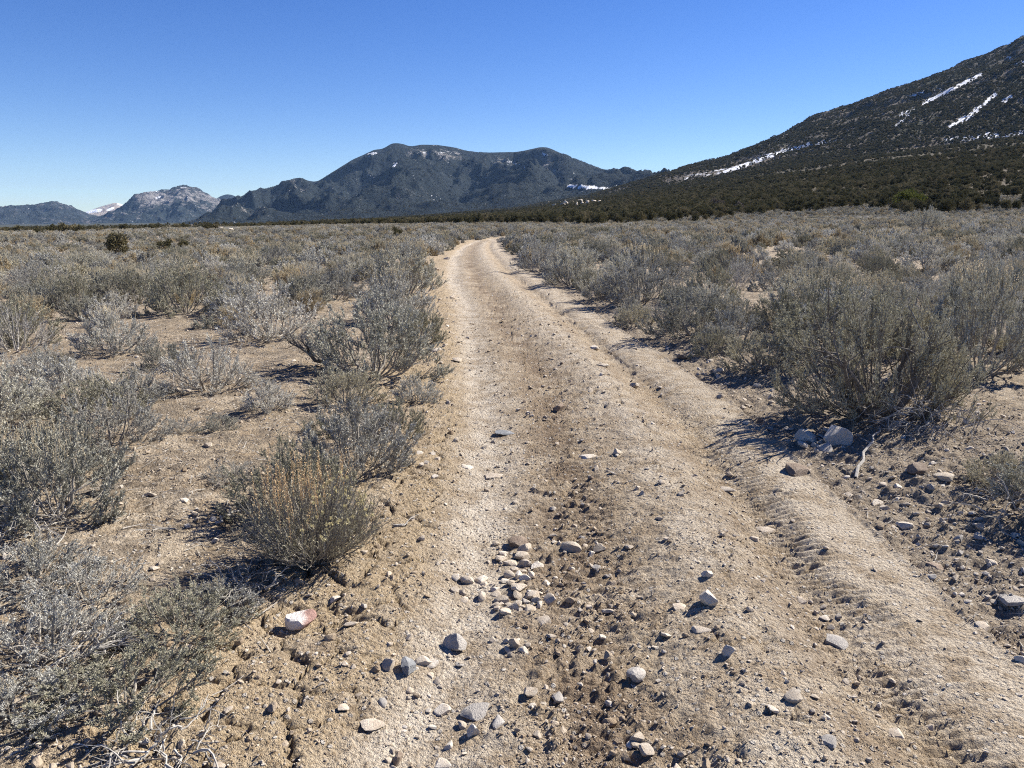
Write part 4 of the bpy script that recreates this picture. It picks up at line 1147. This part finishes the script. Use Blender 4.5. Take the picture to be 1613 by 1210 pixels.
HR = [  # pixel centre of the foot, width in pixels, shape, material, label
    (470, 985, 48, 1, M_RED, 'reddish and white angular rock at the foot of the orange-tipped bush', 1.25),
    (1115, 970, 34, 4, M_WHITE, 'white speckled fist-sized rock alone on the crown of the road', 1.2),
    (716, 1008, 38, 7, M_GREY, 'dark grey wedge-shaped rock standing up beside the wheel track', 1.5),
    (642, 1052, 36, 2, M_SLATE, 'blue-grey blocky rock with white veins at the road edge', 1.0),
    (665, 1035, 26, 3, M_ROCK, 'flat cream stone touching the blue-grey blocky rock', .8),
    (612, 1048, 22, 5, M_ROCK, 'small cream stone on the road-edge side of the blue-grey blocky rock', 1.0),
    (752, 1112, 48, 0, M_GREY, 'broad flat grey stone embedded in the wheel track', .6),
    (695, 1100, 28, 8, M_WHITE, 'white oval stone beside the broad flat grey one', .8),
    (786, 1132, 28, 6, M_GREY, 'grey tilted slab just below the broad flat grey stone', .8),
    (1148, 1050, 22, 10, M_WHITE, 'small white block on the crown with a sharp black shadow', 1.1),
    (1322, 1003, 42, 9, M_GREY, 'long grey stone lying along the cleat marks of the wheel track', .7),
    (1322, 705, 46, 4, M_WHITE, 'large pale block on the verge below the largest sagebrush', 1.15),
    (1273, 697, 36, 11, M_WHITE, 'white pointed rock beside the large pale block on the verge', 1.0),
    (1300, 712, 22, 5, M_GREY, 'grey stone wedged against the large pale block', .8),
    (1258, 745, 40, 12, M_BROWN, 'dark brown rounded rock at the edge of the graded strip', .9),
    (1447, 760, 30, 8, M_BROWN, 'dark brown rock half in shade on the gravel verge', .9),
    (818, 850, 38, 9, M_BROWN, 'long brown block at the top of the rock pile in the road', .8),
    (1005, 1058, 34, 13, M_GREY, 'rough grey lump standing in the churned muddy track', 1.0),
    (1478, 892, 30, 3, M_BROWN, 'flat brown stone on the lip of the road by the gravel verge', .6),
    (1600, 955, 44, 0, M_GREY, 'flat pale slab at the picture edge on the lip of the road', .5),
    (1428, 830, 26, 1, M_WHITE, 'white rounded stone on the gravel verge beyond the lip', .9),
    (1387, 785, 24, 7, M_WHITE, 'pale stone nearest the lip on the gravel verge', .9),
    (1395, 800, 16, 4, M_ROCK, 'small stone just below the pale stone nearest the lip', .9),
    (1490, 778, 30, 12, M_ROCK, 'pale stone under the straggly bush on the verge', .8),
    (1210, 828, 28, 0, M_ROCK, 'white flat flake lying on the cleat marks', .4),
    (1145, 765, 32, 6, M_ROCK, 'pale flat stone on the shoulder of the wheel track', .5),
    (1188, 852, 16, 2, M_ROCK, 'small pale stone on the crown above the cleat marks', .9),
    (1302, 962, 20, 3, M_WHITE, 'pale round flat pebble between the white rock and the cleat marks', .5),
    (1072, 967, 26, 9, M_ROCK, 'flat pale stone beside the white speckled rock', .5),
    (1103, 1008, 30, 6, M_ROCK, 'knobbly cream stone below the white speckled rock', .6),
    (855, 972, 30, 9, M_ROCK, 'lone brownish brick-like stone under the rock pile', .7),
    (900, 857, 34, 11, M_ROCK, 'pale jagged rock at the head of the muddy track', 1.0),
    (946, 857, 22, 7, M_ROCK, 'pale pointed rock right of the jagged one at the head of the muddy track', 1.2),
    (925, 718, 26, 6, M_WHITE, 'white flat-topped stone in the middle of the road', .7),
    (880, 642, 22, 2, M_BROWN, 'dark block in the middle of the road far ahead', 1.0),
    (1000, 607, 16, 4, M_ROCK, 'pale stone on the crown of the road ahead', .9),
    (937, 548, 16, 1, M_WHITE, 'white stone on the crown of the road near the bank', .9),
    (950, 580, 20, 0, M_ROCK, 'tan flat stone on the crown of the road near the bank', .5),
    (720, 568, 22, 3, M_ROCK, 'flat pale stone at the road edge by the big grey sagebrush', .5),
    (688, 555, 18, 9, M_ROCK, 'cream stone in the dust by the big grey sagebrush', .6),
    (660, 718, 16, 3, M_WHITE, 'first of four white stones on the road-edge crust', .8),
    (681, 719, 11, 8, M_WHITE, 'second of four white stones on the road-edge crust', .9),
    (672, 735, 9, 5, M_WHITE, 'third of four white stones on the road-edge crust', .9),
    (664, 738, 9, 2, M_WHITE, 'lowest of four white stones on the road-edge crust', .9),
    (735, 730, 22, 0, M_WHITE, 'white flat stone in the packed wheel track', .5),
    (775, 742, 34, 0, M_ROCK, 'broad pale flat stone flush with the packed wheel track', .3),
    (795, 676, 34, 0, M_SLATE, 'blue-grey flat stone flush with the packed wheel track', .3),
    (1095, 560, 18, 7, M_WHITE, 'pointed white stone on the far verge under the brush', 1.0),
    (1075, 565, 18, 12, M_BROWN, 'brown stone beside the pointed white one on the far verge', .9),
    (625, 1180, 22, 2, M_BROWN, 'small brown stone in the crust at the bottom edge', 1.0),
    (585, 1140, 38, 0, M_ROCK, 'tan flat stone sunk in the cracked crust', .35),
    (695, 1185, 34, 6, M_WHITE, 'white flat rock low in the wheel track at the bottom', .5),
    (835, 1088, 26, 4, M_ROCK, 'tan pyramid-shaped stone in the dust at the side of the muddy track', .7),
    (840, 1105, 16, 9, M_WHITE, 'white narrow stone just below the tan pyramid-shaped one', .9),
    (878, 1090, 18, 5, M_GREY, 'grey pebble beside the churned muddy track', .9),
    (1305, 1195, 26, 12, M_GREY, 'grey speckled stone at the bottom edge of the road', .8),
]
FOOT = []
for k, (px0, py0, pw0, sh, mt, lab, hs) in enumerate(HR):
    x, y, w, _ = size_at(px0, py0, pw0, 10)
    y += w * .25
    rock_obj('rock', x, y, w * 1.04, sh, mt, lab, 'separate rocks on the road and verge', 1.7 * k % 6.28, ((k * .37 % .3) - .15, (k * .53 % .3) - .15), .30, hs)
    FOOT.append((x, y, w * .5))
# the rock pile in the road, a smaller one below it, and stones thrown about
r4 = np.random.default_rng(23)
def clump(cx, cy, sx_, sy_, n, w0, w1, label, group, mats, tries=60):
    for _ in range(n):
        for _t in range(tries):
            x, y, w, _ = size_at(cx + r4.normal() * sx_, cy + r4.normal() * sy_, w0 + (w1 - w0) * r4.random() ** 1.6, 10)
            if all(math.hypot(x - a, y - b) > (c + w * .5) * .78 for a, b, c in FOOT): break
        else: continue
        k = int(r4.integers(0, 14))
        rock_obj('rock', x, y, w, k, mats[int(r4.integers(0, len(mats)))], label, group, r4.uniform(0, 6.28), r4.uniform(-.5, .5, 2), .42, r4.uniform(.7, 1.2))
        FOOT.append((x, y, w * .5))
PALE = [M_ROCK, M_WHITE, M_ROCK, M_ROCK]
clump(815, 885, 14, 22, 20, 16, 34, 'pale angular rock, upper part of the rock pile in the road', 'rocks of the pile in the road', PALE)
clump(775, 912, 26, 10, 12, 14, 30, 'pale angular rock in the spread-out near side of the rock pile', 'rocks of the pile in the road', PALE)
clump(820, 935, 18, 10, 14, 12, 26, 'cream stone in the lower end of the rock pile in the road', 'rocks of the pile in the road', PALE)
clump(815, 1008, 14, 7, 8, 12, 22, 'pale stone in the small cluster below the rock pile', 'stones of the small cluster', PALE)
clump(905, 880, 24, 40, 16, 8, 17, 'pale stone at the head of the churned muddy track', 'stones by the muddy track', PALE + [M_GREY])
clump(890, 740, 40, 55, 22, 7, 15, 'stone scattered in the middle of the road ahead of the rock pile', 'stones in the middle of the road', PALE + [M_BROWN])
clump(880, 620, 45, 40, 22, 5, 11, 'stone scattered on the stretch of road before the bend', 'stones before the bend', PALE + [M_BROWN])
clump(700, 500, 10, 50, 12, 6, 14, 'pale stone along the inner dusty edge of the road', 'stones along the dusty edge', PALE)
clump(660, 1110, 45, 50, 20, 8, 20, 'pale stone in the wheel track near the bottom of the picture', 'stones in the near wheel track', PALE + [M_GREY])
clump(1530, 870, 45, 45, 34, 7, 21, 'pale stone on the gravel verge beyond the lip', 'stones on the gravel verge', PALE + [M_GREY])
clump(1460, 800, 40, 30, 18, 9, 18, 'stone on the gravel verge between the lip and the straggly bush', 'stones on the gravel verge', PALE + [M_GREY])
clump(1290, 695, 22, 10, 8, 10, 20, 'stone around the large pale block below the largest sagebrush', 'stones on the shaded verge', PALE)
clump(1190, 640, 25, 20, 10, 8, 16, 'stone on the shaded verge below the largest sagebrush', 'stones on the shaded verge', PALE)
clump(1120, 590, 25, 14, 10, 7, 14, 'stone on the far verge where the bank begins', 'stones on the far verge', PALE)
# pale outcrops on the thinly wooded rise
for k in range(22):
    px0, py0 = r4.uniform(850, 945), r4.uniform(317, 327)
    x, y = ground_at(px0, py0); w = r4.uniform(3, 7)
    me, lo, hi = ROCKS[k % 14]; key = ('o', k % 14)
    if key not in _cache:
        m2 = me.copy(); m2.materials.clear(); m2.materials.append(M_ROCK); _cache[key] = m2
    tag(obj('boulder', _cache[key], None, None, (x, y, float(macro(x, y)) + w * .25), r4.uniform(0, 6, 3), (w, w, w * 1.1)), 'pale boulder of the outcrop on the wooded rise beyond the road', 'boulder', 'boulders of the outcrop on the rise')
for n_, (a, b_, w_) in enumerate([(347, 364, 1.3), (363, 366, 1.5)]):
    x, y = ground_at(a, b_)
    tag(obj('boulder', _cache[('o', n_)], None, None, (x, y, float(macro(x, y)) + .0035 * y), (0, 0, 1), (w_ * .007 * y, w_ * .007 * y, w_ * .006 * y)), ['pale boulder touching the paired junipers on the far plain', 'pale boulder apart from the paired junipers on the far plain'][n_], 'boulder', None)

# gravel too small to count
GP = [o for o in bpy.data.objects if o.name.startswith('rock') and o.get('group') == 'rocks of the pile in the road'][:12]
n = 130000
gy = 1.6 + 16 * r4.random(n) ** 1.9
gx = r4.uniform(-1, 1, n) * (1.7 + .55 * gy) + .4
gm = masks(gx, gy)
cl = sstep(-.25, .35, fbm(gx / .5, gy / .5, 3, 180))
gd = np.clip(.40 * gm['road'] * (1 - .75 * gm['strip']) * (.35 + cl) + .75 * gm['shoulderR'] + .30 * gm['shoulderL'] * (1 - gm['road']) + .30 * (1 - gm['road']) * (1 - gm['shoulderL']), 0, 1)
k = r4.random(n) < gd
gx, gy = gx[k], gy[k]
gs = .004 + .0055 * r4.pareto(2.6, len(gx)); gs = np.minimum(gs * (1 + .05 * gy), .055)
gz = H(gx, gy) + gs * .12
scatter('gravel', 'loose gravel and small stones strewn over the road and soil', np.stack([gx, gy, gz], 1), r4.uniform(0, 6.28, len(gx)), np.stack([gs, gs, gs * r4.uniform(.6, 1.1, len(gx))], 1), r4.integers(0, len(GP), len(gx)), GP, None, r4.uniform(-.6, .6, (len(gx), 2)))

# crumbs and clods of earth
def clod_material():
    q = NT('earth_clod'); P = q.pos(); rnd = q.n('ShaderNodeObjectInfo').outputs['Random']
    c = q.mix(rnd, (.26, .195, .13), (.50, .425, .33))
    f = q.noise(P, 160, 4, .6)
    return q.finish(q.mix(q.math('MULTIPLY', q.ramp(f, .4, .7), .4), c, (.22, .165, .11)), .95, q.bump(f, .6, .01), .1)
M_CLOD = clod_material()
CL = []
for k, (cx_, cy_, cw_) in enumerate([(960, 1120, 26), (915, 1010, 22), (985, 1175, 24), (900, 935, 18), (520, 1010, 22), (430, 1120, 26)]):
    x, y, w, _ = size_at(cx_, cy_, cw_, 10)
    me, lo, hi = rock_mesh(950 + k, 1.1, 16, 1); me.materials.append(M_CLOD)
    o = obj('dirt_clod', me, None, None, (x, y, float(H(x, y)[0]) + w * .12), (0, 0, k), w)
    tag(o, ['brown clod in the churned track close to the bottom edge', 'brown clod in the churned track beside the small stone cluster', 'brown clod at the very bottom of the churned track', 'brown clod in the churned track below the rock pile', 'tan clod on the cracked crust by the reddish rock', 'tan clod on the cracked crust near the lower bush'][k], 'clod', 'clods of earth'); CL.append(o)
n = 200000
gy = 1.6 + 11 * r4.random(n) ** 1.7
gx = r4.uniform(-1, 1, n) * (1.6 + .5 * gy) + .4
gm = masks(gx, gy)
cl = sstep(-.2, .35, fbm(gx / .3, gy / .3, 3, 186))
gd = np.clip(gm['mud'] * .6 * cl * (1 - .5 * sstep(3.5, 7, gy)) + .16 * gm['shoulderL'] * cl + .22 * gm['road'] * (1 - .8 * gm['strip']) * cl + .35 * (1 - gm['road']) * cl, 0, 1)
k = r4.random(n) < gd; gx, gy = gx[k], gy[k]
gs = np.minimum((.005 + .0055 * r4.pareto(3.0, len(gx))) * (1 + .05 * gy), .045)
scatter('crumbs', 'crumbs of dry earth lying on the road and the soil', np.stack([gx, gy, H(gx, gy) + gs * .2], 1), r4.uniform(0, 6.28, len(gx)), np.stack([gs, gs, gs * r4.uniform(.7, 1.1, len(gx))], 1), r4.integers(0, 6, len(gx)), CL, None, r4.uniform(-.6, .6, (len(gx), 2)))

# twigs and leaf litter under the brush
n = 9000
ty = 2.0 + 11 * r4.random(n) ** 1.4; tx = r4.uniform(-1, 1, n) * (1.5 + .6 * ty)
tm = masks(tx, ty); k = r4.random(n) < np.clip(1 - tm['road'] - .8 * tm['shoulderL'] - .3 * tm['shoulderR'], 0, 1) * .8
tx, ty = tx[k], ty[k]; n = len(tx)
az = r4.uniform(0, 6.28, n); tz = H(tx, ty) + .006
LT = Buf(); PP = grow(np.stack([tx, ty, tz], 1), np.stack([np.cos(az), np.sin(az), r4.normal(size=n) * .12], 1), r4.uniform(.03, .14, n), 4, 0, .12, r4)
LT.tubes(PP, np.full((n, 1), .0016) * r4.uniform(.7, 1.8, (n, 1)) * np.array([[1, 1, .8, .5]]), 3)
tag(obj('twig_litter', LT.mesh('twig_litter'), M_DEAD), 'dry twigs littering the soil under the brush', None, None, 'stuff')

# ------------------------------------------------------------------ air
import bmesh as _bm
def haze():
    bm = _bm.new(); _bm.ops.create_cube(bm, size=1.0)
    me = bpy.data.meshes.new('haze'); bm.to_mesh(me); bm.free()
    o = obj('haze', me); o.location = (0, 3000, 440); o.scale = (36400, 38000, 1100)
    m = bpy.data.materials.new('haze'); m.use_nodes = True; nt = m.node_tree; nt.nodes.clear()
    out = nt.nodes.new('ShaderNodeOutputMaterial'); v = nt.nodes.new('ShaderNodeVolumePrincipled')
    v.inputs['Color'].default_value = (.36, .60, 1.0, 1); v.inputs['Density'].default_value = 1.9e-5
    nt.links.new(v.outputs[0], out.inputs['Volume']); me.materials.append(m)
    tag(o, 'thin blue haze over the far ranges', None, None, 'stuff')
haze()

# ------------------------------------------------------------------ labels: tell look-alikes apart by their order across the view
_one = 'first second third fourth fifth sixth seventh eighth ninth tenth eleventh twelfth thirteenth fourteenth fifteenth sixteenth seventeenth eighteenth nineteenth'.split()
_ten = ['', '', 'twent', 'thirt', 'fort', 'fift', 'sixt', 'sevent']
def ordinal(i):
    if i < 20: return _one[i - 1]
    return _ten[i // 10] + ('ieth' if i % 10 == 0 else 'y-' + _one[i % 10 - 1])
by_label = {}
bpy.context.view_layer.update()
for o in scene.objects:
    if o.parent is None and o.get('category') and o.get('label'): by_label.setdefault(o['label'], []).append(o)
for lab, os_ in by_label.items():
    if len(os_) < 2: continue
    key = []
    for o in os_:
        a_, _, _ = project(o.location.x, o.location.y, o.location.z); key.append(float(a_))
    for n_, i in enumerate(np.argsort(key)):
        os_[i]['label'] = lab + (', leftmost one' if n_ == 0 else ', rightmost one' if n_ == len(os_) - 1 else ', %s from left' % ordinal(n_ + 1))

for me in list(bpy.data.meshes):
    if me.users == 0: bpy.data.meshes.remove(me)
